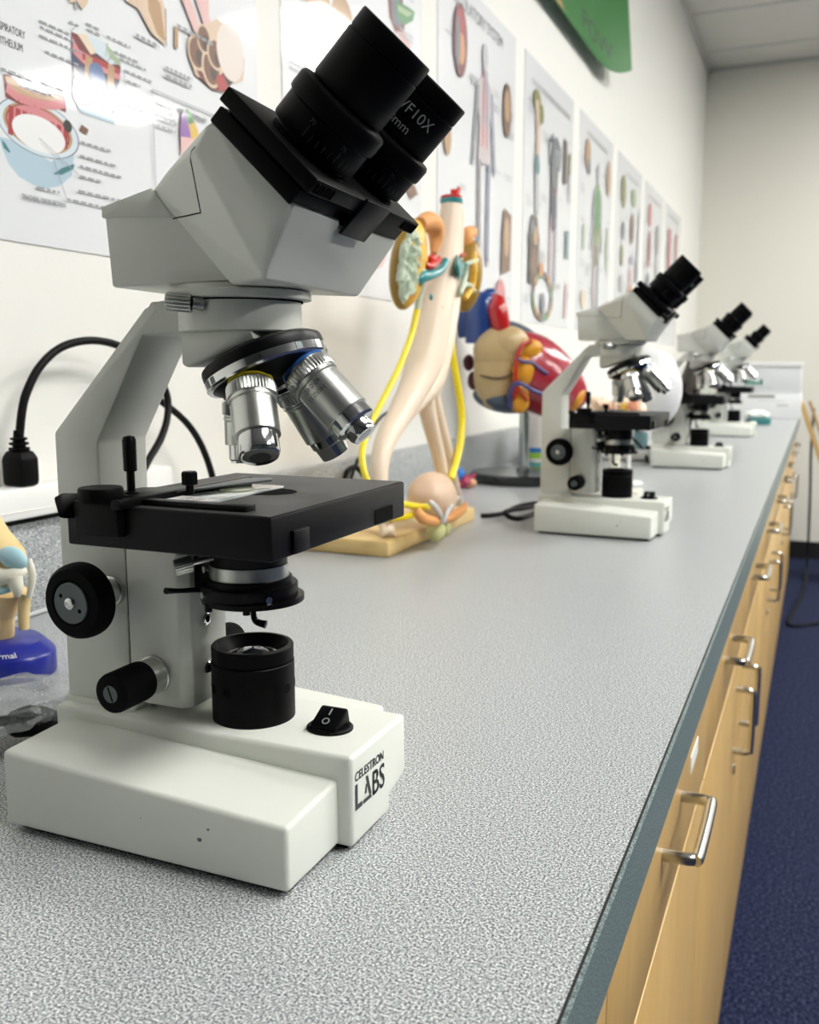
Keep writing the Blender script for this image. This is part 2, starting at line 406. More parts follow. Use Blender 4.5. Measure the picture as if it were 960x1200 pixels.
    eA = V((-math.cos(al) * d.x, -math.cos(al) * d.y, -math.sin(al))); eC = V((math.sin(de), math.cos(de), 0))
    cn = V((16.6, -.5, 234.5))
    Mn = axis(cn, n)
    tur = mm1('nosepiece', blackm, lambda b, m: b.lathe([(22, -13.5), (29, -13), (32, -11), (32.4, -9.6), (32.4, -4.4), (31.6, -3.2), (31, -1), (24, 4.0), (12, 5.6), (1e-7, 5.8)], m, Mn, 80), root)
    mm1('chrome_rim', chrome, lambda b, m: b.lathe([(32.7, -5.4), (32.7, -1.4), (31.9, -.4), (29.8, -.2)], m, Mn, 96, cap=False), tur)
    for a in (25, 115, 205, 295):
        mm1('click_notch', gunm, lambda b, m: b.box((32.5, -1.8, -5.0), (32.85, 1.8, -1.6), m, M=Mn @ Matrix.Rotation(R(a), 4, 'Z')), tur)
    r0 = 18.3
    def objective(e, L, band, rad, tip, txt=None):
        a = n * math.cos(al) + e * math.sin(al); p = cn + e * r0 + a * 1.2
        Mo = axis(p, a)
        o = mm1('objective', satin, lambda b, m: b.lathe([(rad * .93, 15), (rad, 15.6), (rad, L * .74), (rad * .97, L * .745)], m, Mo, 56), tur)
        mm1('colour_ring', band, lambda b, m: b.lathe([(rad * .96, 2.4), (rad * 1.0, 2.7), (rad * 1.0, 4.2), (rad * .96, 4.5)], m, Mo, 56), o)
        mm1('knurled_ring', satin, lambda b, m: b.lathe([(rad * .93, -2), (rad * .93, 5.2), (rad * 1.05, 5.6), (rad * 1.1, 6.2), (rad * 1.1, 11.6), (rad * 1.06, 12.2), (rad * 1.0, 12.4), (rad * 1.0, 13.2), (rad * 1.05, 13.5), (rad * 1.05, 14.6), (rad * .93, 15.4)], m, Mo, 88, ripple=(1, .7, 3, 4)), o)
        mm1('tip', chrome, lambda b, m: b.lathe([(t * rad, z * L) for t, z in tip], m, Mo, 56), o)
        mm1('front_lens', lensm, lambda b, m: b.lathe([(tip[-1][0] * rad * .62, L * tip[-1][1] + .05), (1e-7, L * tip[-1][1] + .12)], m, Mo, 32), o)
        if txt:
            b = B()
            for i, t in enumerate(txt):
                bm = text_bm(t, 3.6)
                for v in bm.verts:
                    x, y = v.co.x, v.co.y
                    ang = .62 + (x - 6) / rad * 1.0
                    z = 19 + i * 4.4 - y
                    v.co = V(((rad + .08) * math.cos(ang), (rad + .08) * math.sin(ang), z))
                side = Mo.inverted() @ V((100, -400, 60)); side.z = 0
                th = math.atan2(side.y, side.x) - .9
                b.merge(bm, blackpr, Mo @ Matrix.Rotation(th, 4, 'Z'))
            mm('engraving', b, o)
        return o
    objective(eA, 37, redb, 9.4, [(.8, .72), (.8, .95), (.7, .97), (.7, 1)])
    objective(-eC, 44.5, yellowb, 11.4, [(.87, .73), (.88, .76), (.88, .94), (.80, .99), (.74, 1)])
    objective(-eA, 51, blueb, 12.2, [(.93, .73), (.93, .86), (.84, .875), (.62, .88), (.62, .96), (.54, 1)], ['40/0.65', '160/0.17'])
    objective(eC, 49, blackm, 11.2, [(.9, .73), (.88, .84), (.8, .86), (.74, 1)])
    # ---------------- binocular head (turned a little towards the wall)
    hd = mm('head', _head_body(), root, sharp=28)
    hd.rotation_euler = (0, 0, R(4))
    fn_ = V((.458, .771, .4416))
    def side_pts(pts, off, sg):
        return [(p[0] - fn_.x * off, sg * (abs(p[1]) + fn_.y * off), p[2] - fn_.z * off) for p in pts]
    lb = B()
    lb.hull([(-59.4, -30.8, 311.8), (-59.4, 30.8, 311.8), (-59.4, -30.6, 317.2), (-59.4, 30.6, 317.2), (-30, -30.8, 324.6), (-30, 30.8, 324.6), (-18.6, -30.8, 310.4), (-18.6, 30.8, 310.4)], cream, .6)
    mm('lid', lb, hd)
    from mathutils.bvhtree import BVHTree
    me = hd.data; tree = BVHTree.FromPolygons([v.co for v in me.vertices], [list(p.vertices) for p in me.polygons])
    seam = [(12.5, -60.5, 333.6), (9.6, -58.7, 332.5), (7.9, -44.6, 309.6), (-18.4, -29.5, 309.8)]
    for sg in (-1, 1):
        dr_ = V((fn_.x, -sg * fn_.y, fn_.z)); ptsm = []
        for q0, q1 in zip(seam, seam[1:]):
            for t_ in range(9):
                q = V(q0).lerp(V(q1), t_ / 8); q.y *= -sg
                hit = tree.ray_cast((q - dr_ * 25) * .001, dr_)[0]
                if hit: ptsm.append(hit * 1000)
        sm = B(); sm.tube(ptsm, .32, darkwell, 6, 2); mm('lid_seam', sm, hd)
    rt = .70711
    def ab(a, bb): return ((a - bb) * rt, (a + bb) * rt)
    def plate(b, a0, a1, b0, b1, w, m, bev=.8):
        pts = []
        for a_ in (a0, a1):
            for q in (b0, b1):
                s_, z_ = ab(a_, q)
                pts += [(s_, -w, z_), (s_, w, z_)]
        b.hull(pts, m, bev)
    pl = B(); plate(pl, 259.3, 267.4, 174, 226.5, 64, blackp); plate(pl, 266, 271, 176, 224, 60, blackp)
    pl = mm('eyepiece_plate', pl, hd)
    fl = B()
    for sg in (-1, 1):                      # two sliding wings, near and far tube
        pts = []
        for a_ in (268.8, 276.0):
            for q, w0, w1 in ((170, 1.0, 65.5), (228, 1.0, 65.5)):
                s_, z_ = ab(a_, q)
                pts += [(s_, sg * w0, z_), (s_, sg * w1, z_)]
        fl.hull(pts, blackp, .8)
    mm('tube_slide', fl, pl)
    rb = B()
    for sg in (-1, 1):
        for k in range(6):
            s_, z_ = ab(272.4, 169.8); w_ = sg * (46 + k * 3.2)
            rb.box((s_ - .7, w_ - .6, z_ - 2.4), (s_ + .7, w_ + .6, z_ + 2.4), darkwell, M=Matrix.Translation((s_, 0, z_)) @ Matrix.Rotation(R(45), 4, 'Y') @ Matrix.Translation((-s_, 0, -z_)))
    mm('finger_grip', rb, pl)
    br = B()
    pts = []
    for a_ in (256.5, 277.2):
        for q in (168.3, 170.2):
            s_, z_ = ab(a_, q); pts += [(s_, -14, z_), (s_, 16, z_)]
    br.hull(pts, blackm, .3)
    fd = (V((49.7, 0, 297.3)) - V((62, 0, 307))).normalized()
    p0 = V((61.2, 0, 305.6)); nn = V((-fd.z, 0, fd.x)) * -1
    pts = []
    for t in (-3, 15.5):
        for k in (-.5, 2.0):
            q = p0 + fd * t + nn * k
            pts += [(q.x, -14, q.z), (q.x, 9, q.z)]
    br.hull(pts, blackm, .3)
    br = mm('bracket', br, hd)
    mm1('bracket_screw', blackp, lambda b, m: [b.lathe([(2.6, 1.8), (2.6, 3.0), (2.0, 3.4), (1e-7, 3.4)], m, axis(p0 + fd * 9 + V((0, w, 0)), nn), 20) for w in (-9, 4)], br)
    # eyepieces
    for k, w in enumerate((-31, 31)):
        s_, z_ = ab(0, 198.7 if k == 0 else 198.2)
        Me = axis((s_, w, z_), (1, 0, 1))
        dz = 0 if k == 0 else -3
        tb = mm1('eyepiece_tube', blackp, lambda b, m: b.lathe([(20, 268), (20, 277), (18.8, 277.4), (18.8, 279), (21.6, 279.2), (22, 280), (22, 291.5), (23.2, 292.4), (23.4, 294), (23.4, 300), (22.6, 301.4), (20, 301.8), (17.4, 303)], m, Me, 72), hd)
        ep = mm1('eyepiece', blackp, lambda b, m: b.lathe([(17.6, 301 + dz), (18.6, 303.4 + dz), (19.0, 304 + dz), (19.0, 327.2 + dz), (18.5, 327.5 + dz), (18.5, 328 + dz), (18.9, 328.3 + dz), (18.9, 336.2 + dz), (18.4, 337 + dz), (14.5, 337 + dz), (11, 333 + dz)], m, Me, 72), tb)
        mm1('eye_lens', lensm, lambda b, m: b.lathe([(11.4, 333 + dz), (7, 334.4 + dz), (1e-7, 335 + dz)], m, Me, 40), ep)
        b = B()
        side = Me.inverted() @ V((275 - 0, -418, 238)); th0 = math.atan2(side.y, side.x) + ENG
        def wrap(txt, size, th, zc, rad, sgn=-1):
            bm = text_bm(txt, size)
            for v in bm.verts:
                x, y = v.co.x, v.co.y
                a_ = th + sgn * x / rad
                v.co = V(((rad + .12) * math.cos(a_), (rad + .12) * math.sin(a_), zc + y))
            return bm
        for sg in (1,):
            if k == 1:
                b.merge(wrap('WF10X', 7.6, th0 - 1.14, 315.2, 19.0, 1), whitepr, Me)
                b.merge(wrap('18mm', 6.4, th0 - 1.14, 307.6, 19.0, 1), whitepr, Me)
            for j in range(9):
                a_ = th0 - .75 + j * .16; L_ = 6 if j % 5 == 0 else 3.4
                b.box((22.0, -.14, 281.5), (22.1, .14, 281.5 + L_), faintpr, M=Me @ Matrix.Rotation(a_, 4, 'Z'))
            b.merge(wrap('70' if k == 0 else '65', 3.0, th0 - .82, 288.2, 22.0, 1), faintpr, Me)
            b.merge(wrap('75' if k == 0 else '70', 3.0, th0 - .02, 288.2, 22.0, 1), faintpr, Me)
        mm('engraving', b, tb)
    return root

def _head_body():
    b = B()
    S = lambda s, w, z: [(s, -w, z), (s, w, z)]
    rear = S(-58.6, 30, 317) + S(-55.8, 30, 278) + S(-30, 30, 324) + S(12, 30, 280) + S(30, 30, 280) + S(10, 29.5, 322)
    b.hull(rear, cream, 1.6, 2)
    frontp = S(-30, 30, 324) + S(12, 30.2, 279.8) + S(13.6, 61, 331.8) + S(49.7, 62, 297.3) + S(43, 55, 277) + S(24.0, 63.2, 344.4) + S(62.4, 63.2, 306.6) + S(13, 31, 277.2) + S(4, 44, 337.5)
    b.hull(frontp, cream, 1.4, 2)
    b.lathe([(31, 275.6), (31, 279)], cream, None, 64)
    return b
# ------------------------------------------------------------------ room
ZF, ZC = -.90, 1.98            # floor and ceiling, measured from the worktop
XW, XR, YN, YB = -.708, 5.2, -3.4, 6.08
wallm = mat('painted_wall', (.80, .795, .755), .55, bump=(230, .10, .002))
backm = mat('painted_wall_far', (.76, .745, .675), .6, bump=(200, .2, .002))
carpet = mat('navy_carpet', (.010, .014, .045), .95, spec=.1, var=((.085, .105, .19), 150, .46, .72, None), bump=(260, .8, .01))
ceilm = mat('ceiling_tile_white', (.62, .615, .585), .8, bump=(300, .3, .002))
gridm = mat('ceiling_grid', (.55, .56, .54), .5)
blackbase = mat('vinyl_base_black', (.010, .010, .012), .5)
whitepl = mat('white_plastic', (.80, .80, .78), .35)
def room_box(name, lo, hi, m):
    b = B(); b.box(lo, hi, m); o = link(name, b); return tag(o, kind='structure')
room_box('wall_left', (XW - .1, YN - .1, ZF - .1), (XW, YB + .1, ZC + .1), wallm)
room_box('wall_back', (XW, YB, ZF - .1), (XR, YB + .1, ZC + .1), backm)
dimm = mat('dim_unseen_wall', (.08, .10, .095), .7)  # for the unseen walls, coloured dark to cut bounced light
room_box('wall_right', (XR, YN - .1, ZF - .1), (XR + .1, YB + .1, ZC + .1), dimm)
room_box('wall_front', (XW, YN - .1, ZF - .1), (XR, YN, ZC + .1), dimm)
room_box('floor', (XW, YN, ZF - .1), (XR, YB, ZF), carpet)
room_box('ceiling', (XW, YN, ZC), (XR, YB, ZC + .1), ceilm)
room_box('baseboard_back', (XW, YB - .012, ZF), (XR, YB, ZF + .105), blackbase)
def grid(b, m):
    for i in range(12):
        y = YB - .32 - i * .61 * 1.0
        if y < YN: break
        b.box((XW + .02, y - .012, ZC - .004), (XR, y + .012, ZC), m)
    x = XW + .61
    while x < XR:
        b.box((x - .012, YN, ZC - .004), (x + .012, YB, ZC), m); x += 1.22
o = B(); grid(o, gridm); tag(link('trim_1', o, smooth=False), kind='structure')
o = B(); o.box((XW, YN, ZC - .022), (XW + .022, YB, ZC), gridm); o.box((XW, YB - .022, ZC - .022), (XR, YB, ZC), gridm); tag(link('trim_2', o, smooth=False), kind='structure')

# ceiling lights (recessed fluorescent troffers over the aisle)
lampm = mat('lamp_diffuser', (1.0, .985, .94), .5, emit=LAMP)
frame_m = mat('troffer_frame', (.75, .75, .74), .4)
for x, y in ((1.15, .60), (1.15, 2.7), (1.15, 4.8), (2.95, .7), (2.95, 2.8), (2.95, 5.1)):
    t = thing('ceiling_light', 'recessed fluorescent ceiling light over the aisle, outside the picture', 'ceiling light', (x, y, ZC), group='fluorescent ceiling lights')
    one('diffuser', lampm, lambda b, m: b.box((-.28, -.58, -.012), (.28, .58, -.004), m), t)
    one('frame', frame_m, lambda b, m: [b.box(lo, hi, m) for lo, hi in (((-.305, -.61, -.016), (-.28, .61, -.001)), ((.28, -.61, -.016), (.305, .61, -.001)), ((-.28, -.61, -.016), (.28, -.58, -.001)), ((-.28, .58, -.016), (.28, .61, -.001)))], t)

# ------------------------------------------------------------------ worktop
def speckle(name, c1, c2, c3, rough):
    m = mat(name, c1, rough, spec=.5); nt = m.node_tree; b = nt.nodes['Principled BSDF']
    tc = [n for n in nt.nodes if n.type == 'TEX_COORD'][0]
    n = nt.nodes.new('ShaderNodeTexNoise'); n.inputs['Scale'].default_value = 900; n.inputs['Detail'].default_value = 2; n.inputs['Roughness'].default_value = .7
    nt.links.new(tc.outputs['Object'], n.inputs['Vector'])
    r = nt.nodes.new('ShaderNodeValToRGB'); e = r.color_ramp.elements
    e[0].position = .40; e[0].color = (*c2, 1); e[1].position = .61; e[1].color = (*c3, 1)
    k = e.new(.5); k.color = (*c1, 1)
    nt.links.new(n.outputs['Fac'], r.inputs['Fac']); nt.links.new(r.outputs['Color'], b.inputs['Base Color'])
    return m
top_m = speckle('grey_speckled_laminate', (.36, .385, .395), (.065, .075, .085), (.80, .82, .825), .30)
band_m = speckle('dark_speckled_edge', (.13, .18, .18), (.055, .085, .085), (.27, .33, .33), .4)
XE, YE = -.0734, 5.22
counter = thing('countertop', 'long grey speckled laminate worktop running along the left wall to the far corner', 'countertop', (0, 0, 0))
def slab(b, m):
    rc = .07
    poly = [(XW + .001, .02), (XE, .02)] + [(XE - rc + rc * math.cos(a), YE - rc + rc * math.sin(a)) for a in [R(k * 15) for k in range(7)]] + [(XW + .001, YE)]
    b.prism(poly, 'z', -.0385, 0, m)
one('worktop', top_m, slab, counter)
def band(b, m):
    rc = .07; t = .0022
    pts = [(XE, .02)] + [(XE - rc + rc * math.cos(a), YE - rc + rc * math.sin(a)) for a in [R(k * 15) for k in range(7)]] + [(XW + .001, YE)]
    out = [(XE + t, .02)] + [(XE - rc + (rc + t) * math.cos(a), YE - rc + (rc + t) * math.sin(a)) for a in [R(k * 15) for k in range(7)]] + [(XW + .001, YE + t)]
    for i in range(len(pts) - 1):
        b.hull([(*pts[i], -.041), (*pts[i + 1], -.041), (*out[i], -.041), (*out[i + 1], -.041), (*pts[i], -.0002), (*pts[i + 1], -.0002), (*out[i], -.0006), (*out[i + 1], -.0006)], m)
tag(one('edge_band', band_m, band, counter), 'darker grey-green edge strip')
one('edge_joint', mat('joint_line', (.012, .012, .012), .8), lambda b, m: b.box((XE - .0009, .02, -.01), (XE + .0003, 4.9, .00012), m), counter)
splash = thing('backsplash', 'grey speckled laminate upstand along the wall behind the worktop', 'backsplash', (0, 0, 0))
one('panel', top_m, lambda b, m: b.box((XW + .001, .02, .0008), (XW + .0205, YE, .0919), m, .002), splash)
one('caulk_line', mat('caulk', (.52, .54, .54), .5), lambda b, m: b.tube([(XW + .0215, .02, .0027), (XW + .0215, YE, .0027)], .0022, m, 8), splash)

# ------------------------------------------------------------------ base cabinets
maple = mat('maple_veneer', (.57, .365, .125), .33, spec=.5, var=((.67, .455, .18), 5, .3, .75, (6, 6, 1.1)), bump=(40, .05, .002, (8, 8, .5)))
maple_edge = mat('maple_edge', (.68, .49, .24), .4)
carc = mat('cabinet_inside', (.10, .06, .03), .7)
nickel = mat('satin_nickel', (.62, .615, .60), .22, metal=1)
paper = mat('white_paper', (.82, .82, .80), .6)
XC, W0, WD = -.086, -.043, .5165
def pull(b, m, c, d, L=.106, so=.026, r=.0048):
    """wire pull: c centre on the face, d unit direction along it"""
    c, d = V(c), V(d); n = V((1, 0, 0)); k = .009
    pts = [c - d * L / 2, c - d * L / 2 + n * (so - k), c - d * (L / 2 - k * .3) + n * (so - k * .3), c - d * (L / 2 - k) + n * so,
           c + d * (L / 2 - k) + n * so, c + d * (L / 2 - k * .3) + n * (so - k * .3), c + d * L / 2 + n * (so - k), c + d * L / 2]
    b.tube(pts, r, m, 14, 5)
def cabinet(y0, nd, lab):
    t = thing('base_cabinet', lab, 'cabinet', (0, 0, 0), group='base cabinets under the worktop')
    y1 = y0 + WD * nd
    one('carcass', carc, lambda b, m: b.box((XW + .01, y0 + .001, -.80), (XC - .0032, y1 - .001, -.0388), m), t)
    one('toe_kick', blackbase, lambda b, m: b.box((XW + .02, y0 + .001, ZF), (XC - .075, y1 - .001, -.80), m), t)
    for i in range(nd):
        a, c = y0 + WD * i, y0 + WD * (i + 1)
        g = .0013
        dr = one('drawer', maple, lambda b, m: b.box((XC - .019, a + g, -.1885), (XC, c - g, -.0425), m, .0012), t)
        one('drawer_edge', maple_edge, lambda b, m: b.box((XC - .018, a + g, -.1902), (XC - .0006, c - g, -.1886), m), dr)
        one('drawer_handle', nickel, lambda b, m: pull(b, m, (XC - .001, (a + c) / 2, -.1225), (0, 1, 0)), dr)
        do = one('door', maple, lambda b, m: b.box((XC - .019, a + g, -.797), (XC, c - g, -.1935), m, .0012), t)
        side = c - .0625 if (i == 0 and nd == 2) else a + .0625
        one('door_handle', nickel, lambda b, m: pull(b, m, (XC - .001, side, -.289), (0, 0, 1), .098), do)
        if side > c - .1:
            lk = one('lock', nickel, lambda b, m: b.lathe([(.0085, 0), (.0085, .003), (.0075, .004), (1e-7, .004)], m, Matrix.Translation((XC, side + .012, -.372)) @ Matrix.Rotation(PI / 2, 4, 'Y'), 24), do)
            one('key_slot', carc, lambda b, m: b.box((XC + .004, side + .0113, -.376), (XC + .0043, side + .0127, -.368), m), lk)
    return t
labs = ['maple base cabinet nearest the front of the picture, with a white card on its drawer',
        'maple base cabinet second from the front, next to the card-marked one', 'maple base cabinet third along the row from the front',
        'maple base cabinet fourth along the row from the front', 'maple base cabinet at the far end of the row']
for k in range(5):
    cab = cabinet(W0 + 2 * WD * k, 2, labs[k])
    if k == 0:
        card = one('drawer_label', paper, lambda b, m: b.box((XC, .845, -.128), (XC + .0007, .90, -.112), m), None)
        tag(card, 'small white paper label stuck to the nearest full drawer front', 'label')
# ------------------------------------------------------------------ camera
cd = bpy.data.cameras.new('camera'); cam = bpy.data.objects.new('camera', cd); COL.objects.link(cam)
cd.sensor_fit = 'HORIZONTAL'; cd.sensor_width = 36; cd.lens = F / 960 * 36; cd.clip_start = .01; cd.clip_end = 50
Mc = Matrix((C_R, -C_D, -C_F)).transposed().to_4x4(); Mc.translation = CAM
cam.matrix_world = Mc
cd.dof.use_dof = True; cd.dof.focus_distance = .50; cd.dof.aperture_fstop = .04125 / .0025
SC.camera = cam
SC.view_settings.view_transform = 'Standard'; SC.view_settings.look = 'None'
SC.view_settings.exposure = EXPOSURE; SC.view_settings.gamma = 1; SC.view_settings.use_curve_mapping = False
SC.display_settings.display_device = 'sRGB'
w = bpy.data.worlds.new('world'); SC.world = w; w.use_nodes = True
w.node_tree.nodes['Background'].inputs[0].default_value = (.8, .85, .9, 1)
w.node_tree.nodes['Background'].inputs[1].default_value = .3
SC.cycles.max_bounces = 8; SC.cycles.diffuse_bounces = 5; SC.cycles.glossy_bounces = 4; SC.cycles.transmission_bounces = 8; SC.cycles.transparent_max_bounces = 12
SC.cycles.caustics_reflective = False; SC.cycles.caustics_refractive = False; SC.cycles.sample_clamp_indirect = 6
SC.cycles.use_denoising = True
m1 = make_microscope()
m1.location = (-.275, .418, 0)
m1['label'] = 'large off-white binocular microscope in the foreground with a glass slide on its black stage'
m1['group'] = 'binocular microscopes on the worktop'
# ------------------------------------------------------------------ kidney and bladder model on a wooden board
flesh = mat('flesh_paint', (.82, .68, .54), .38, spec=.5)
flesh2 = mat('bladder_paint', (.82, .60, .44), .36, bump=(60, .1, .002))
adren = mat('orange_paint', (.78, .36, .12), .5, bump=(420, .6, .002))
gold = mat('ochre_paint', (.34, .20, .035), .3)
goldy = mat('yellow_cortex_paint', (.78, .47, .04), .4, var=((.62, .28, .03), 55, .45, .7, None))
pgreen = mat('pale_green_paint', (.50, .58, .45), .35)
teal = mat('teal_paint', (.04, .27, .29), .22, coat=.3)
redp = mat('red_paint', (.62, .03, .025), .22, coat=.3)
yel = mat('yellow_tube', (.85, .68, .02), .3)
silv = mat('silver_grey_paint', (.60, .61, .61), .25)
pine = mat('light_wood_board', (.72, .50, .20), .4, var=((.80, .60, .29), 9, .3, .7, (1.2, 9, 9)), bump=(50, .05, .002))
XK = -.535
def px(u, v, x=XK): return P(u, v, x=x)
def rr(u, v, r, x=XK): return r * mpp(P(u, v, x=x))
k = thing('kidney_model', 'tall anatomical model of kidneys, ureters and bladder on a light wooden board', 'anatomical model', (-.56, 1.22, 0))
def kid(name, m, fn, parent=k, sharp=40):
    b = B(); fn(b, m); bmesh.ops.translate(b.bm, vec=-V(parent.matrix_world.translation if False else (-.56, 1.22, 0)), verts=b.bm.verts[:])
    return link(name, b, parent if parent is k else parent, sharp=sharp)
kid('board', pine, lambda b, m: b.box((-.645, 1.062, 0), (-.487, 1.392, .0215), m, .004))
def trunk_pts(l): return [px(u, v, x) for u, v, x, r in l], [rr(u, v, r, x) for u, v, x, r in l]
b = B()
def limb(l, m, seg=20):
    p, r = trunk_pts(l); b.tube(p, r, m, seg, 6)
limb([(529, 236, -.535, 12.2), (528, 250, -.535, 13), (524, 290, -.535, 15.5), (515, 340, -.535, 19), (506, 385, -.535, 21.5), (497, 425, -.535, 22), (485, 455, -.535, 18), (468, 487, -.532, 14.5), (452, 517, -.528, 12.5), (445, 545, -.525, 11), (446, 575, -.520, 9.6), (451, 605, -.515, 8.8), (455.5, 631, -.4985, 8.4)], flesh)
limb([(536, 245, -.54, 8), (533, 300, -.54, 10), (528, 350, -.535, 12), (519, 400, -.53, 14), (508, 445, -.53, 14), (494, 468, -.53, 9), (478, 486, -.53, 7)], flesh)
limb([(503, 440, -.54, 16), (499, 466, -.54, 11), (504, 495, -.54, 9.5), (513, 530, -.54, 8), (519, 560, -.54, 7.5), (524, 592, -.545, 7)], flesh)
limb([(507, 440, -.55, 14), (507, 462, -.55, 9), (515, 495, -.55, 8), (524, 530, -.55, 7.5), (530, 560, -.55, 7), (537, 590, -.56, 6.5)], flesh)
bmesh.ops.translate(b.bm, vec=(.56, -1.22, 0), verts=b.bm.verts[:])
tr = link('blood_vessel_trunk', b, k)
def cap(b, m, u0, r, dz, hh):
    c = px(529, 236); q = rr(529, 236, r)
    b.lathe([(q * .98, dz), (q, dz + .001), (q, dz + hh), (q * .9, dz + hh + .001)], m, Matrix.Translation(c), 32)
kid('vein_rim', teal, lambda b, m: cap(b, m, 0, 13.3, -.004, .0075))
kid('artery_rim', redp, lambda b, m: cap(b, m, 0, 12.4, .0035, .004))
kid('artery_stub', redp, lambda b, m: (b.tube([px(532, 232), px(532, 222)], rr(532, 222, 4.2), m, 12), b.tube([px(536, 232), px(538, 220)], rr(532, 222, 2.4), m, 10)))
def spot(u, v, r, m, nm): kid(nm, m, lambda b, mm_: b.blob(px(u, v, XK + rr(u, v, 19) * .72), (rr(u, v, r) * .6,) + (rr(u, v, r), rr(u, v, r) * 1.3), mm_, sub=2))
spot(505.5, 348, 3.2, teal, 'vessel_stub'); spot(518.5, 362, 2.6, redp, 'vessel_stub'); spot(522, 418, 3, redp, 'vessel_stub')
# axes of the board plane: camera-facing frame at the model
def tilt(a): return Matrix.Rotation(a, 4, 'X')
def kidney_left(b, m, s=1., dx=0., cut=False):
    c = px(478, 309); w = rr(479, 306, 1)
    def bean(p, q):
        q = q.copy(); q.y -= .18 * w * 30 * (1 - (p.z) ** 2) * (-1 if p.y > 0 else .3)
        return q
    b.blob(c + V((dx, 0, 0)), (w * 17 * s, w * 33 * s, w * 58 * s), m, tilt(R(-26)), sub=4)
kl = kid('kidney', gold, lambda b, m: kidney_left(b, m, 1.0))
kid('cut_face', goldy, lambda b, m: kidney_left(b, m, .955, rr(479, 306, 3.2)), k)
def relief(b, m):
    w = rr(479, 306, 1)
    def fn(p, q):
        r_ = 1.0; n1 = noise.noise(V((p.y, p.z, 0)) * 3.1 + V((2, 5, 0))); n2 = noise.noise(V((p.y, p.z, 3)) * 6.0)
        e = 1 + .16 * n2 + .10 * math.sin(7 * math.atan2(p.z, p.y))
        return V((q.x * (1 - 1.5 * abs(n1) - .5 * abs(n2)) if q.x > 0 else q.x, q.y * e, q.z * e))
    b.blob(px(481, 309, XK + w * 11.5), (w * 12, w * 22, w * 43), m, tilt(R(-24)), sub=5, fn=fn)
kid('renal_pelvis', pgreen, relief)
kid('adrenal_gland', adren, lambda b, m: (b.tube([px(492, 263, XK), px(502, 260), px(509, 266), px(511, 280), px(508, 297)], [rr(505, 265, r) for r in (8, 12, 12, 9, 4)], m, 16)))
kid('renal_artery', redp, lambda b, m: (b.blob(px(507, 305, XK + .018), tuple(rr(505, 305, q) for q in (6, 8, 7)), m, sub=3), b.tube([px(498, 311, XK + .02), px(505, 312, XK + .024), px(514, 304, XK + .02)], rr(505, 305, 4.2), m, 12)))
kid('renal_vein', teal, lambda b, m: (b.tube([px(489, 329, XK + .017), px(495, 325, XK + .022), px(506, 322, XK + .027), px(517, 316, XK + .027), px(522, 306, XK + .024)], [rr(505, 320, q) for q in (7, 6.6, 5.4, 5.0, 4.6)], m, 16), b.tube([px(493, 312, XK + .017), px(497, 322, XK + .022), px(501, 323, XK + .024)], [rr(505, 320, q) for q in (3, 4, 4)], m, 12)))
kid('ureter_funnel', pgreen, lambda b, m: b.tube([px(494, 332, XK + .006), px(491, 350, XK + .006), px(489, 363, XK + .006)], [rr(490, 345, q) for q in (4.5, 4, 3)], m, 12))
# far kidney, seen edge on
def kidney_right(b, m):
    w = rr(545, 320, 1, -.55)
    b.blob(px(546, 322, -.55), (w * 20, w * 16, w * 44), m, tilt(R(-10)), sub=4)
kid('kidney', gold, kidney_right)
kid('cut_face', goldy, lambda b, m: b.tube([px(556, 296, -.525), px(555.5, 315, -.522), px(553, 336, -.524), px(545, 350, -.524)], [rr(550, 320, q) for q in (2.4, 4.2, 4.2, 3)], m, 12))
kid('renal_pelvis', pgreen, lambda b, m: (b.tube([px(545, 310, -.52), px(559, 305, -.525)], rr(550, 310, 2.8), m, 10), b.tube([px(541, 339, -.515), px(548, 333, -.52), px(556, 341, -.525)], rr(550, 320, 2.8), m, 10), b.tube([px(539, 345, -.515), px(545, 325, -.518), px(546, 312, -.518)], rr(550, 320, 3.4), m, 10)))
kid('adrenal_gland', adren, lambda b, m: b.tube([px(553, 272, -.55), px(547, 276, -.55), px(547, 286, -.55), px(551, 293, -.55)], [rr(550, 280, q) for q in (7.5, 9, 8, 4)], m, 16))
kid('renal_vein', teal, lambda b, m: b.hull([px(535, 294, -.52), px(532, 313, -.51), px(538, 331, -.512), px(543, 323, -.515), px(547, 311, -.52), px(540, 302, -.518), px(536, 305, -.50), px(539, 318, -.50), px(540, 309, -.54)], m, .002))
kid('renal_artery', redp, lambda b, m: b.tube([px(539, 300, -.52), px(545, 298, -.53)], rr(545, 300, 2.6), m, 10))
# ureters, bladder
ut = [(489, 362, -.53), (483, 390, -.53), (468, 430, -.52), (447, 472, -.51), (431, 505, -.505), (424.5, 530, -.50), (427, 553, -.49), (437, 573, -.48), (455, 586, -.47), (475, 591, -.462), (493, 594, -.458), (501, 594, -.458)]
kid('ureter', yel, lambda b, m: b.tube([px(*p) for p in ut], [rr(*p[:2], 4.0, p[2]) for p in ut], m, 14))
ut2 = [(528, 352, -.55), (528, 385, -.55), (531, 420, -.55), (537, 455, -.545), (541, 485, -.54), (540, 515, -.535), (535, 540, -.53), (528, 562, -.52)]
kid('ureter', yel, lambda b, m: b.tube([px(*p) for p in ut2], [rr(*p[:2], 4.4, p[2]) for p in ut2], m, 14))
kid('ureter', yel, lambda b, m: b.tube([px(456, 607, -.50), px(475, 606, -.495), px(492, 599, -.49)], rr(475, 605, 4, -.5), m, 12))
XB = -.475
def bl(q): return rr(508, 590, q, XB)
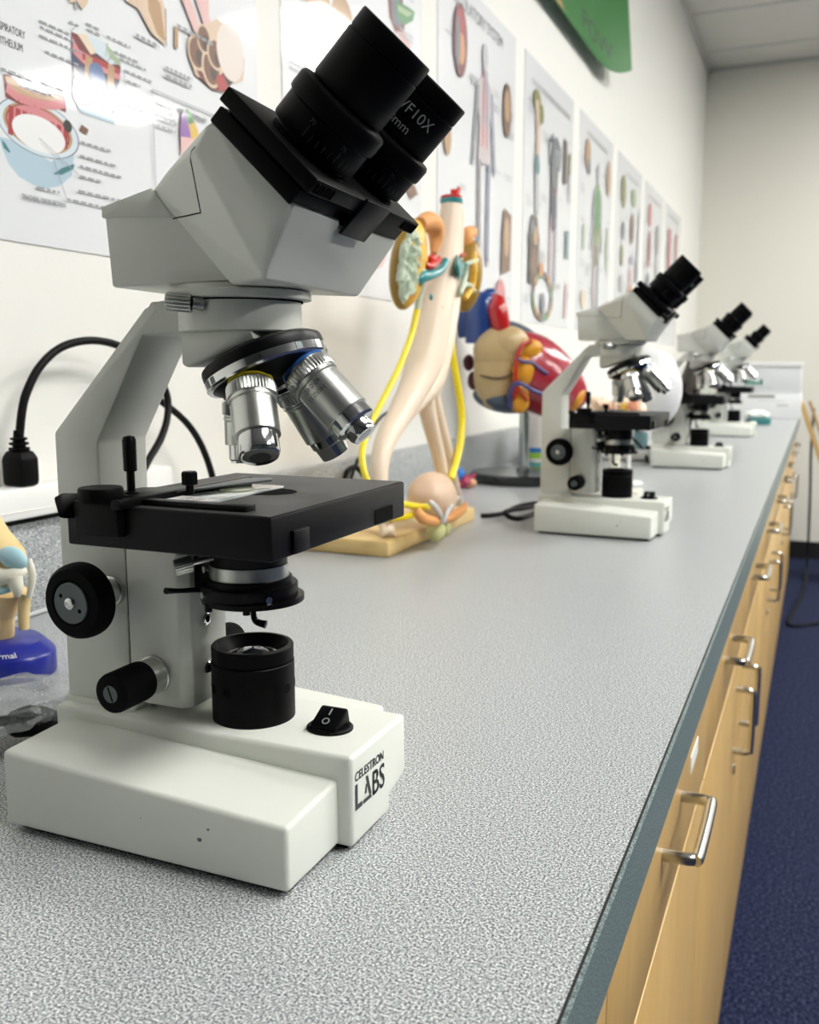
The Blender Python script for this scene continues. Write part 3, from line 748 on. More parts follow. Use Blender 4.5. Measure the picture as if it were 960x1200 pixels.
kid('bladder', flesh2, lambda b, m: b.blob(px(507, 584, XB), (bl(29), bl(34), bl(31)), m, Matrix.Rotation(R(-12), 4, 'X'), amp=.03, freq=1.6, sub=4, fn=lambda p, q: V((q.x * (1 - .12 * max(0, -p.z)), q.y * (1 - .3 * max(0, -p.z)), q.z))))
kid('seminal_vesicle', adren, lambda b, m: b.tube([px(488, 598, -.455), px(495, 607, -.448), px(508, 611, -.445), px(517, 609, -.443)], [bl(q) for q in (5, 6.5, 6, 3)], m, 14))
kid('seminal_vesicle', adren, lambda b, m: b.tube([px(522, 609, -.443), px(531, 605, -.450), px(541, 598, -.462), px(545, 592, -.47)], [bl(q) for q in (3, 6, 5.5, 4)], m, 14))
kid('sperm_duct', silv, lambda b, m: b.tube([px(503, 588, -.448), px(510, 594, -.441), px(516, 603, -.438), px(518.5, 613, -.440)], [bl(q) for q in (3.2, 3.6, 3, 1.8)], m, 14))
kid('sperm_duct', silv, lambda b, m: b.tube([px(538, 583, -.458), px(531, 590, -.448), px(524, 601, -.440), px(521, 613, -.440)], [bl(q) for q in (2.2, 3, 2.6, 1.6)], m, 14))
kid('prostate', mat('prostate_paint', (.56, .56, .26), .35), lambda b, m: (b.blob(px(511.5, 622, -.452), (bl(10), bl(12), bl(13.5)), m, sub=3), b.blob(px(521, 619, -.452), (bl(8), bl(8), bl(10)), m, sub=3)))

# ------------------------------------------------------------------ large heart model on a stand
YH = 1.92
def hx(u, v, d=0.): return P(u, v, y=YH + d)
HW = mpp(hx(610, 430))
h0 = V((-.567, 1.93, 0))
hm = thing('heart_model', 'oversized painted heart model held on a chrome rod above a round black base', 'anatomical model', h0)
# frame that faces the viewer side of the heart: right along +x/+y, up z
hR = V((C_R.x, C_R.y, 0)).normalized(); hN = V((-C_F.x, -C_F.y, 0)).normalized()
HF = Matrix((hR, V((0, 0, 1)), hN)).transposed().to_4x4()
hc = hx(612, 432)
def HP(u, v, w=0.):     # point of the heart from its outline, w steps towards the room
    p = P(u, v, y=YH); return hc + hR * ((p - hc).dot(hR) + (p - hc).dot(V((0, 1, 0))) * 0) + V((0, 0, p.z - hc.z)) + hN * (w * HW)
def hrt(name, m, fn, sharp=40, parent=hm):
    b = B(); fn(b, m); bmesh.ops.translate(b.bm, vec=-h0, verts=b.bm.verts[:]); return link(name, b, parent, sharp=sharp)
def eg(b, m, u, v, a, c_, dep, ang, w=0., amp=0., sub=4, taper=0., freq=2., seed=0):
    M = HF.to_3x3().to_4x4() @ Matrix.Rotation(R(-ang), 4, 'Z')
    def fn(p, q):
        k_ = 1 - taper * p.x
        return V((q.x, q.y * k_, q.z * k_))
    b.blob(HP(u, v, w), (a * HW, c_ * HW, dep * HW), m, M, amp=amp, freq=freq, sub=sub, fn=fn, seed=seed)
hred = mat('heart_red', (.33, .022, .04), .2, coat=.5, var=((.42, .05, .07), 22, .4, .7, None), bump=(18, .25, .012))
hbei = mat('heart_beige', (.50, .37, .19), .35)
hyel = mat('heart_fat', (.66, .30, .02), .35, bump=(60, .3, .004))
hblu = mat('heart_blue', (.012, .05, .22), .22, coat=.4)
hdb = mat('heart_slate', (.075, .10, .14), .4)
har = mat('heart_artery_red', (.45, .012, .015), .18, coat=.5)
hve = mat('vein_blue', (.06, .06, .20), .3)
rodm = mat('chrome_rod', (.5, .55, .56), .18, metal=1)
hrt('ventricles', hred, lambda b, m: eg(b, m, 629, 441, 66, 44, 38, 30, 0, .04, 5, .16))
hrt('apex_fat', hyel, lambda b, m: eg(b, m, 679, 468, 9, 17, 20, 25, 2, .1, 3))
hrt('back_wall', hdb, lambda b, m: (eg(b, m, 606, 404, 42, 24, 24, 28, -10), eg(b, m, 586, 468, 34, 15, 34, 12, 2)))
hrt('right_atrium', hbei, lambda b, m: (eg(b, m, 581, 430, 28, 49, 22, 6, 18), eg(b, m, 582, 412, 30, 29, 21, -6, 21), eg(b, m, 591, 405, 25, 21, 18, -14, 25)))
hrt('atrium_crease', mat('crease_brown', (.10, .07, .035), .5), lambda b, m: b.tube([HP(555, 438, 25), HP(564, 441, 36), HP(576, 443, 40.5), HP(588, 441, 41.5), HP(598, 436, 40), HP(606, 428, 36)], HW * 1.2, m, 8))
hrt('fat_band', hyel, lambda b, m: [eg(b, m, *a, .1, 3, seed=i) for i, a in enumerate(((616, 411, 16, 13, 9, -12, 29), (608, 436, 13, 18, 9, 8, 36), (604, 465, 12, 18, 9, -5, 35)))])
hrt('coronary_artery', har, lambda b, m: (b.tube([HP(618, 400, 38), HP(606, 407, 42), HP(600, 422, 46), HP(598, 444, 47), HP(598, 466, 44)], HW * 2.2, m, 10), b.tube([HP(600, 452, 47), HP(606, 460, 46), HP(613, 468, 44)], HW * 1.6, m, 10)))
hrt('coronary_vein', hve, lambda b, m: (b.tube([HP(594, 476, 38), HP(592, 460, 45), HP(598, 449, 48), HP(607, 450, 48), HP(618, 456, 44), HP(632, 461, 39), HP(652, 466, 32)], HW * 2.6, m, 10), b.tube([HP(600, 420, 46), HP(607, 424, 46), HP(618, 425, 41), HP(628, 432, 39), HP(638, 438, 38)], HW * 2.0, m, 10)))
hrt('upper_vein', hblu, lambda b, m: (b.tube([HP(563, 402, 8), HP(563, 378, 10), HP(565, 356, 10), HP(567, 347, 9)], [HW * q for q in (20, 19, 15, 9)], m, 20), b.tube([HP(550, 396, -5), HP(549, 375, -5), HP(553, 358, -2)], [HW * q for q in (14, 15, 10)], m, 16), b.tube([HP(562, 355, 8), HP(573, 348, 6), HP(578, 345, 4)], [HW * q for q in (9, 9, 6)], m, 14)))
hrt('aorta', har, lambda b, m: b.tube([HP(586, 396, 24), HP(583, 382, 26), HP(580, 366, 24), HP(580, 356, 18), HP(576, 350, 8)], [HW * q for q in (7, 11, 12, 9, 5)], m, 20))
hrt('lung_vein_stub', mat('dark_maroon', (.09, .012, .02), .4), lambda b, m: (eg(b, m, 549, 425, 7, 10, 12, 0, -18), eg(b, m, 554, 446, 7, 11, 12, 0, -14)))
hrt('support_rod', rodm, lambda b, m: (b.cyl(h0 + V((0, 0, .018)), h0 + V((0, 0, .20)), .011, m, 32), b.cyl(h0 + V((0, 0, .02)), h0 + V((0, 0, .032)), .016, m, 32)))
hrt('stand_base', mat('stand_black', (.012, .013, .016), .25, coat=.4), lambda b, m: b.lathe([(.108, 0), (.113, .003), (.113, .017), (.109, .021), (.06, .022), (1e-7, .022)], m, Matrix.Translation(h0), 80))

# ------------------------------------------------------------------ small knee joint model on a blue oval base
bone = mat('bone_paint', (.74, .56, .27), .42, var=((.66, .44, .17), 30, .5, .8, None))
liga = mat('ligament_paint', (.72, .70, .60), .35, bump=(90, .2, .002))
cartb = mat('cartilage_blue', (.36, .58, .66), .3)
blueb_ = mat('blue_base_plastic', (.012, .02, .26), .3, coat=.2)
kn0 = V((-.590, .527, 0))
kn = thing('knee_model', 'small knee joint model with blue cartilage on a dark blue oval base', 'anatomical model', kn0)
def kp(u, v, y=.535): return P(u, v, y=y)
def knp(name, m, fn, sharp=40, parent=kn):
    b = B(); fn(b, m); bmesh.ops.translate(b.bm, vec=-kn0, verts=b.bm.verts[:]); return link(name, b, parent, sharp=sharp)
kw = mpp(kp(10, 680))
knb = knp('base', blueb_, lambda b, m: b.lathe([(.0515, 0), (.0525, .0015), (.0525, .017), (.051, .019), (.042, .0262), (.041, .0268), (1e-7, .027)], m, Matrix.Translation(kn0 + V((.0, .006, 0))) @ Matrix.Diagonal((1.0, .72, 1, 1)), 72))
b = B(); bm = text_bm('Normal', .0082, depth=.0002)
for v in bm.verts:
    an = R(-64) + v.co.x / .044; f_ = .15 + v.co.y / .0115 * .9; r_ = .0512 - .0090 * f_
    v.co = V((r_ * math.cos(an) + v.co.z * math.cos(an), .006 + .72 * (r_ * math.sin(an)) + v.co.z * math.sin(an), .0191 + .0071 * f_ + .0002 + v.co.z))
b.merge(bm, mat('white_lettering', (.75, .76, .78), .5)); link('lettering', b, kn)
knp('post', blackp, lambda b, m: b.cyl(kp(2, 757), kp(2, 735), kw * 11, m, 24))
knp('thigh_bone', bone, lambda b, m: (b.tube([kp(-22, 590), kp(-16, 610), kp(-8, 630), kp(0, 648)], [kw * q for q in (15, 16, 20, 26)], m, 20), b.blob(kp(2, 655), (kw * 30, kw * 26, kw * 26), m, sub=3)))
knp('knee_cap', cartb, lambda b, m: b.blob(kp(15, 654, .522), (kw * 20, kw * 10, kw * 13), m, Matrix.Rotation(R(14), 4, 'Y'), sub=3))
knp('shin_bone', bone, lambda b, m: b.tube([kp(4, 690), kp(2, 705), kp(0, 722), kp(0, 745)], [kw * q for q in (27, 21, 17, 16)], m, 20))
knp('calf_bone', bone, lambda b, m: b.tube([kp(30, 694), kp(28, 710), kp(28, 737)], [kw * q for q in (8, 7, 5.6)], m, 14))
knp('ligament', liga, lambda b, m: (b.tube([kp(-12, 668, .520), kp(4, 676, .517), kp(20, 672, .52), kp(31, 668, .526)], [kw * q for q in (6, 10, 8, 3)], m, 14), b.tube([kp(18, 676, .517), kp(20, 688, .517), kp(20, 699, .519)], [kw * q for q in (8, 7, 3)], m, 14), b.tube([kp(34, 655, .53), kp(38, 675, .53), kp(34, 700, .53)], [kw * q for q in (2.6, 4.5, 3)], m, 12), b.tube([kp(-15, 672, .52), kp(0, 688, .518), kp(12, 690, .518)], [kw * q for q in (8, 6, 3)], m, 12)))
knp('meniscus', cartb, lambda b, m: b.tube([kp(-14, 697, .517), kp(2, 693, .515), kp(12, 690, .518)], kw * 4, m, 12))
# ------------------------------------------------------------------ glass slide on the near stage
O1 = V((-.275, .418, 0))
sl = thing('microscope_slide', 'clear glass slide with a pale label lying on the stage of the large foreground microscope', 'slide', O1 + V((.001, -.021, .1742)))
one('glass_plate', mat('slide_glass', (.80, .86, .84), .08, spec=.6, coat=.5), lambda b, m: b.box((-.0125, -.038, 0), (.0125, .038, .0012), m, .0002), sl)
one('paper_label', paper, lambda b, m: b.box((-.0122, -.0375, .0012), (.0122, -.018, .0014), m), sl)
one('label_print', mat('brown_print', (.25, .10, .09), .6), lambda b, m: [b.box((-.004 + .003 * i, -.034, .0014), (-.0032 + .003 * i, -.022 - .002 * (i % 2), .00145), m) for i in range(4)], sl)
one('cover_glass', mat('cover_glass', (.50, .56, .36), .15, coat=.4), lambda b, m: b.lathe([(.009, .0012), (.009, .0019), (1e-7, .002)], m, Matrix.Translation((0, .012, 0)), 40), sl)

# ------------------------------------------------------------------ the other microscopes
spots = [((-.266, 1.388, 0), -2.2, 'off-white binocular microscope in front of the big heart model, second from the front'),
         ((-.262, 2.400, 0), -1.0, 'off-white binocular microscope third from the front, its head overlapping the farthest one'),
         ((-.272, 3.560, 0), -1.0, 'off-white binocular microscope farthest back, near the white boxes')]
for loc, rz, lab in spots:
    c = copy_tree(m1); c.location = loc; c.rotation_euler = (0, 0, R(rz)); c['label'] = lab

# ------------------------------------------------------------------ power strip with the plug
white2 = mat('power_strip_white', (.84, .84, .82), .35)
ps = thing('power_strip', 'white power strip lying on the backsplash against the left wall', 'power strip', (XW + .028, .70, .0925))
one('housing', white2, lambda b, m: (b.box((-.0265, -.28, .006), (.008, .175, .036), m, .004), b.box((-.0265, -.28, .0135), (.0088, .175, .0145), m)), ps)
one('mounting_rail', blackp, lambda b, m: b.box((-.024, -.27, 0), (-.006, .165, .0065), m), ps)
for y in (-.21, -.15, -.09, -.03, .03, .09, .14):
    so = one('socket', mat('socket_face', (.72, .72, .70), .4), lambda b, m: b.lathe([(.0125, .0355), (.0125, .0366), (1e-7, .0366)], m, Matrix.Translation((-.009, y, 0)), 28), ps)
    one('slot', darkwell, lambda b, m: (b.box((-.014, y - .004, .0366), (-.012, y + .004, .0368), m)), so)
cordm = mat('black_cord', (.003, .003, .0035), .5, spec=.2)
pc = thing('mains_cable', 'black power cord with its plug standing in the white power strip', 'power cord', (-.684, .662, .129))
def rel(b, o): bmesh.ops.translate(b.bm, vec=-V(o), verts=b.bm.verts[:])
def prt(name, m, fn, parent, org, sharp=35):
    b = B(); fn(b, m); rel(b, org); return link(name, b, parent, sharp=sharp)
po = (-.684, .662, .129)
pb = V(po)
prt('plug', blackp, lambda b, m: b.hull([pb + V((x * s_, y * s_, z)) for z, s_ in ((.0, .92), (.004, 1), (.026, 1), (.033, .72)) for x, y in ((-.0125, -.011), (.0125, -.011), (-.0125, .011), (.0125, .011))], m, .002), pc, po)
prt('strain_relief', blackp, lambda b, m: b.lathe([(.0055, .030), (.0095, .0335), (.0095, .0358), (.006, .0362), (.006, .0378), (.0088, .0384), (.0088, .0406), (.0056, .041), (.0056, .0425), (.0076, .043), (.0076, .045), (.005, .0455), (.0042, .052)], m, Matrix.Translation(pb), 28), pc, po)
X_ = -.665
prt('cable', cordm, lambda b, m: b.tube([pb + V((0, 0, .04)), P(26, 480, x=-.683), P(33, 455, x=-.682), P(48, 428, x=-.680), P(72, 407, x=-.677), P(104, 399, x=-.674), P(136, 404, x=-.670), P(165, 420, x=-.666), P(186, 443, x=-.662), P(196, 465, x=-.660), P(196, 490, x=-.655), P(188, 515, x=-.65), P(172, 543, x=-.64), P(158, 575, x=-.62), P(150, 640, x=-.58), P(150, 690, x=-.52), V((-.46, .47, .004))], .0040, m, 12), pc, po)
def cord(name, lab, pts, r=.0036, m=None, cat='power cord'):
    b = B(); b.tube(pts, r, m or cordm, 10, 6); o = V(pts[0]); rel(b, o)
    ob = link(name, b, None, loc=o); return tag(ob, lab, cat)
cord('mains_cable', 'black cord arching behind the foreground microscope and down to the worktop', [P(150, 452, x=-.688), P(175, 462, x=-.68), P(198, 477, x=-.672), P(220, 497, x=-.666), P(236, 522, x=-.662), P(248, 555, x=-.66), P(256, 595, x=-.655), P(262, 630, x=-.64), P(280, 655, z=.004), P(330, 640, z=.004)], .0040)
cord('thin_cord', 'thin black cord rising behind the left ureter of the kidney model', [P(410, 566, x=-.68), P(416, 548, x=-.684), P(424, 530, x=-.685), P(430, 515, x=-.685), P(438, 500, x=-.685), P(450, 486, x=-.685), P(468, 477, x=-.684), P(490, 474, x=-.68), P(510, 480, x=-.67)], .0024, cat='cord')
cord('mains_cable', 'looped black cord lying by the backsplash left of the kidney model', [P(404, 580, x=-.672), P(404, 562, x=-.672), P(408, 551, x=-.672), P(417, 548, x=-.67), P(425, 555, x=-.665), P(433, 566, x=-.66), P(446, 575, x=-.656), P(470, 586, x=-.65), V((-.655, 1.36, .006)), V((-.655, 1.42, .005))], .0042)
cord('mains_cable', 'black cord coiled on the worktop beside the second microscope base', [V((-.480, 1.401, .006)), P(575, 604, z=.006), P(592, 601, z=.006), P(606, 594, z=.008), P(628, 590, z=.010), P(640, 594, z=.012), P(630, 600, z=.008), P(612, 607, z=.006), P(600, 607, z=.006), P(592, 601, z=.012), P(600, 598, z=.014), P(618, 595, z=.014), P(640, 590, z=.010)], .0040)
# ------------------------------------------------------------------ cups behind the heart stand
cupw = mat('paper_cup_white', (.80, .80, .77), .5)
cup0 = V((-.600, 2.165, 0))
def cup(z, first):
    c = thing('paper_cup', '', 'cup', cup0 + V((0, 0, z)), group='nested paper cups')
    one('cup_body', cupw, lambda b, m: b.lathe([(.0265, .001), (.0275, 0), (.0395, .095), (.0412, .096), (.0412, .0985), (.0392, .0985), (.027, .004), (1e-7, .004)], m, None, 40), c)
    if first:
        one('printed_band', mat('cup_print_blue', (.04, .22, .60), .5), lambda b, m: b.lathe([(.03295, .043), (.0344, .0545)], m, None, 40, cap=False), c)
        one('printed_band', mat('cup_print_green', (.33, .62, .06), .5), lambda b, m: b.lathe([(.0312, .029), (.03295, .043)], m, None, 40, cap=False), c)
        one('printed_band', mat('cup_print_teal', (.10, .42, .40), .5), lambda b, m: b.lathe([(.02865, .009), (.0301, .020)], m, None, 40, cap=False), c)
    return c
for i in range(9):
    c = cup(.0078 * i, i == 0)
    c['label'] = 'lowest white paper cup of the nested stack, with its blue and green print showing' if i == 0 else 'white paper cup in the upper part of the nested stack behind the heart model'
# ------------------------------------------------------------------ clear bag with black contents
film = bpy.data.materials.new('clear_film'); film.use_nodes = True
nt = film.node_tree; bs = nt.nodes['Principled BSDF']; bs.inputs['Base Color'].default_value = (.62, .65, .66, 1); bs.inputs['Roughness'].default_value = .12
bs.inputs['Specular IOR Level'].default_value = .8; bs.inputs['Alpha'].default_value = .30
tcx = nt.nodes.new('ShaderNodeTexCoord'); nz = nt.nodes.new('ShaderNodeTexNoise'); nz.inputs['Scale'].default_value = 45; nz.inputs['Detail'].default_value = 4; nz.inputs['Distortion'].default_value = 1.5
bu = nt.nodes.new('ShaderNodeBump'); bu.inputs['Strength'].default_value = .9; bu.inputs['Distance'].default_value = .012
nt.links.new(tcx.outputs['Object'], nz.inputs['Vector']); nt.links.new(nz.outputs['Fac'], bu.inputs['Height']); nt.links.new(bu.outputs['Normal'], bs.inputs['Normal'])
bag0 = V((-.484, .412, 0))
def bagfn(p, q):
    n_ = noise.noise(p * 2.3) * .35 + noise.noise(p * 6) * .14 + noise.noise(p * 13) * .05
    q = q * (1 + n_); q.z = max(q.z, -.0235); return q
bag = one('plastic_bag', film, lambda b, m: b.blob((0, 0, .024), (.068, .034, .017), m, Matrix.Rotation(R(38), 4, 'Z'), sub=5, fn=bagfn), None, sharp=60)
bag.location = bag0; tag(bag, 'crumpled clear plastic bag holding black cord, beside the foreground microscope base', 'bag')
def coil(b, m, c, n, ra, rb, r, seed):
    rnd = random.Random(seed); pts = []
    for i in range(n * 10):
        a = 2 * PI * i / 10; pts.append(V(c) + V((ra * math.cos(a) * (1 + .12 * rnd.random()), rb * math.sin(a) * (1 + .12 * rnd.random()), .006 + .0016 * (i / 10) + .004 * rnd.random())))
    b.tube(pts, r, m, 8, 3)
o = one('mains_cable', cordm, lambda b, m: (coil(b, m, (.030, .020, 0), 4, .014, .012, .0036, 3), coil(b, m, (-.002, -.012, .0), 4, .026, .010, .0036, 5), b.tube([(.03, .02, .014), (.012, 0, .016), (.0, -.012, .014)], .0036, m, 8)), None)
o.location = bag0 + V((.004, .002, .001)); tag(o, 'black coiled cord bundled inside the clear plastic bag', 'power cord')
# ------------------------------------------------------------------ small things between the far microscopes
def tuck(name, lab, cat, loc): return thing(name, lab, cat, loc)
bl0 = V((-.655, 1.76, 0))
t = tuck('toy_figure', 'tiny blue and red plastic model piece behind the wooden board of the kidney model', 'model piece', bl0)
one('blue_top', mat('bright_blue', (.02, .16, .55), .35), lambda b, m: b.blob((.004, -.01, .030), (.015, .014, .014), m, amp=.2, freq=2, sub=3), t)
one('red_middle', mat('magenta_red', (.45, .05, .12), .4), lambda b, m: (b.blob((.012, 0, .014), (.016, .014, .0135), m, amp=.3, freq=2, sub=3), b.tube([(.02, .0, .018), (.034, .012, .028)], .004, m, 8)), t)
one('flesh_foot', mat('peach_plastic', (.66, .34, .20), .4), lambda b, m: b.blob((.024, .008, .0105), (.014, .010, .0105), m, amp=.2, freq=2, sub=3), t)
# pale tissue-section model on a clear box
t0 = V((-.345, 1.78, 0))
t = tuck('tissue_model', 'pale flesh-coloured anatomical model with a yellow stripe, seen above the second microscope stage', 'anatomical model', t0)
palef = mat('pale_flesh', (.80, .62, .46), .4, bump=(50, .5, .006))
def blockfn(b, m):
    for i in range(7):
        b.blob((-.042 + i * .014, 0, .165 + .006 * math.sin(i * 1.9)), (.014, .022, .017 + .004 * math.cos(i * 2.3)), m, amp=.25, freq=2, seed=i, sub=3)
    b.box((-.052, -.02, .140), (.052, .02, .160), m, .004)
one('tissue', palef, blockfn, t)
one('vessel', mat('salmon', (.72, .30, .18), .4), lambda b, m: (b.tube([(-.02, -.022, .172), (-.004, -.024, .162), (.008, -.023, .158)], .004, m, 8), b.blob((.033, -.012, .165), (.013, .012, .014), m, amp=.2, sub=3)), t)
one('yellow_layer', mat('fat_yellow', (.80, .50, .06), .4), lambda b, m: b.box((.012, -.0225, .143), (.022, .0, .175), m, .003), t)
one('pedestal', mat('ivory_plastic', (.74, .72, .62), .4), lambda b, m: (b.cyl((0, 0, .012), (0, 0, .142), .010, m, 24), b.box((-.05, -.03, 0), (.05, .03, .012), m, .003)), t)
# rounded pale model
t = tuck('rounded_model', 'pale rounded plastic model on a slim stand behind the second microscope', 'anatomical model', (-.318, 1.965, 0))
one('body', mat('frosted_plastic', (.72, .73, .74), .35), lambda b, m: b.blob((0, 0, .195), (.070, .062, .084), m, amp=.05, freq=1.5, sub=4), t)
one('stand', whitepl, lambda b, m: b.lathe([(.030, 0), (.031, .003), (.028, .006), (.005, .008), (.0045, .12), (1e-7, .121)], m, Matrix.Translation((-.034, 0, 0)), 40), t)
# dark torso-like model
t0 = V((-.372, 2.86, 0))
t = tuck('organ_model', 'dark brown upright model with a red spot, behind the third microscope arm', 'anatomical model', t0)
one('body', mat('dark_brown_paint', (.045, .035, .028), .4), lambda b, m: b.tube([(0, 0, .02), (.004, 0, .07), (.01, 0, .13), (.028, 0, .19), (.036, 0, .25), (.034, 0, .285)], [.030, .034, .040, .034, .020, .010], m, 20), t)
one('red_spot', mat('coral_red', (.65, .12, .08), .35), lambda b, m: b.blob((.036, -.030, .155), (.011, .010, .012), m, amp=.1, sub=3), t)
one('stand', blackp, lambda b, m: b.lathe([(.045, 0), (.047, .003), (.046, .018), (.02, .022), (1e-7, .022)], m, None, 40), t)
# clutter under the second stage
t = tuck('specimen_tray', 'shallow white tray with dark jars under the second microscope stage', 'tray', (-.465, 2.62, 0))
one('tray', whitepl, lambda b, m: (b.box((-.12, -.16, 0), (.12, .16, .008), m, .002), b.box((-.12, -.16, 0), (-.112, .16, .03), m, .002), b.box((.112, -.16, 0), (.12, .16, .03), m, .002), b.box((-.12, .152, 0), (.12, .16, .03), m, .002), b.box((-.12, -.16, 0), (.12, -.152, .03), m, .002)), t)
for i, (x, y, r_, h_, c_) in enumerate(((-.06, -.10, .022, .052, (.04, .06, .09)), (.03, -.02, .020, .075, (.12, .22, .24)), (.075, -.12, .018, .030, (.03, .04, .045)))):
    j = thing('small_jar', ('dark navy small jar, nearest of three in the white tray', 'teal-grey small jar, tallest of three in the white tray', 'short black small jar at the aisle side of the white tray')[i], 'jar', V((-.465, 2.62, .008)) + V((x, y, 0)))
    one('body', mat('jar_%s' % ('navy', 'tealgrey', 'coal')[i], c_, .3), lambda b, m: b.lathe([(r_ * .92, 0), (r_, .002), (r_, h_ * .75), (r_ * .8, h_ * .82)], m, None, 28), j)
    one('lid', blackp, lambda b, m: b.lathe([(r_ * .86, h_ * .8), (r_ * .86, h_), (1e-7, h_)], m, None, 28), j)
t = tuck('folded_cloth', 'white crumpled cloth heap behind the second microscope, against the backsplash', 'cloth', (-.590, 2.345, 0))
one('cloth', mat('white_cloth', (.82, .81, .78), .8), lambda b, m: b.blob((0, 0, .045), (.07, .10, .05), m, amp=.35, freq=2.4, sub=4, fn=lambda p, q: V((q.x, q.y, max(q.z, -.0445)))), t)
cord('mains_cable', 'dark cord draped over the white tray under the second stage', [V((-.52, 2.39, .004)), V((-.50, 2.43, .05)), V((-.46, 2.49, .062)), V((-.43, 2.49, .050)), V((-.40, 2.47, .02)), V((-.39, 2.44, .004))], .004)
# teal tray by the farthest microscope
t = tuck('tray', 'small teal plastic tray beside the farthest microscope base', 'tray', (-.205, 4.33, 0))
one('tray_body', mat('teal_plastic', (.06, .24, .25), .4), lambda b, m: b.hull([(x * s_, y * s_, z) for z, s_ in ((0, .9), (.028, 1)) for x, y in ((-.06, -.05), (.03, -.05), (-.06, .05), (.03, .05))], m, .003), t)
one('folded_tissue', paper, lambda b, m: b.blob((-.03, 0, .042), (.05, .04, .02), m, amp=.3, freq=2, sub=3), t)
# ------------------------------------------------------------------ white boxes at the end of the worktop
bw = mat('box_white', (.78, .79, .79), .45); bw2 = mat('box_white_lid', (.70, .715, .73), .4); trim_g = mat('box_trim_grey', (.44, .44, .38), .5)
t = thing('storage_box', 'white lower box standing at the far end of the worktop', 'box', (-.245, 4.98, 0))
one('body', bw, lambda b, m: b.box((-.20, -.16, 0), (.175, .16, .118), m, .004), t)
one('print_line', trim_g, lambda b, m: b.box((-.02, -.1605, .085), (.10, -.160, .087), m), t)
one('print_line', trim_g, lambda b, m: b.box((.07, -.1605, .062), (.12, -.160, .068), m), t)
one('handle_slot', mat('slot_grey', (.28, .29, .26), .6), lambda b, m: b.box((-.06, -.1606, .100), (.06, -.160, .114), m, .0002), t)
t = thing('storage_box', 'white upper box with green printing, stacked on the lower white box', 'box', (-.25, 4.985, .1181))
one('body', bw2, lambda b, m: b.box((-.20, -.155, 0), (.175, .155, .140), m, .003), t)
one('lid', bw, lambda b, m: b.box((-.203, -.158, .128), (.178, .158, .150), m, .003), t)
one('lid_seam', trim_g, lambda b, m: b.box((-.2035, -.1585, .125), (.1785, .1585, .1285), m), t)
one('green_print', mat('print_green', (.02, .22, .13), .5), lambda b, m: [b.box((-.075 + i * .017, -.1556, .042), (-.062 + i * .017, -.155, .042 + .014 + .006 * ((i * 5) % 3)), m) for i in range(5)], t)
one('print_line', trim_g, lambda b, m: b.box((-.10, -.1556, .028), (.05, -.155, .0305), m), t)
# ------------------------------------------------------------------ leaning board and cord at the far end
t = thing('wooden_board', 'light wooden board leaning towards the end of the worktop by the far wall', 'board', (.10, 5.45, ZF))
def lean(b, m):
    p0, p1 = V((.195, 0, .004)), V((-.165, 0, .965)); d = (p1 - p0).normalized(); n_ = V((-d.z, 0, d.x))
    b.hull([p + n_ * a + V((0, c_, 0)) for p in (p0, p1) for a in (0, .022) for c_ in (-.10, .10)], m, .003)
one('plank', maple, lean, t)
one('edge_strip', mat('oak_edge', (.42, .25, .09), .5), lambda b, m: b.hull([p + V((.0235, c_, .01)) + a for p in (V((.195, 0, .0)), V((-.165, 0, .955))) for c_ in (-.101, .101) for a in (V((0, 0, 0)), V((.012, 0, .004)))], m), t)
cord('mains_cable', 'dark cord hanging down the far wall and trailing over the carpet', [V((-.012, 5.70, .02)), V((-.014, 5.70, -.2)), V((-.004, 5.68, -.45)), V((.002, 5.66, -.7)), V((.004, 5.6, -.86)), V((0, 5.3, ZF + .01)), V((-.03, 4.8, ZF + .008)), V((-.06, 4.45, ZF + .008)), V((-.02, 4.4, ZF + .008)), V((.10, 4.5, ZF + .008)), V((.30, 4.45, ZF + .008))], .007)
# ------------------------------------------------------------------ laminated wall charts
def gloss(name, col, rough=.35): return mat('ink_' + name, col, rough, spec=.3, coat=.6, coat_rough=.05, bump=(9, .5, .0036, (1, 1, 1)))
sheet = gloss('sheet', (.72, .735, .76))
INK = dict(black=(.02, .02, .022), grey=(.30, .31, .33), lgrey=(.50, .51, .53), red=(.38, .035, .04), dred=(.16, .02, .025), pink=(.62, .22, .24), lpink=(.72, .47, .45), tan=(.45, .28, .15), ltan=(.66, .50, .36),
           brown=(.17, .075, .04), dbrown=(.06, .03, .02), blue=(.10, .17, .34), lblue=(.42, .55, .64), dblue=(.02, .03, .09), pale=(.62, .70, .76), green=(.06, .24, .08), lgreen=(.35, .47, .27), olive=(.22, .22, .06), teal=(.06, .20, .22), yellow=(.70, .48, .10), violet=(.28, .14, .40), white=(.80, .80, .80), orange=(.60, .25, .09), slate=(.13, .15, .19), cream=(.74, .62, .48), haze=(.56, .50, .53), blush=(.74, .66, .61))
def ink(n): return gloss(n, INK[n])
XP = XW + .0016
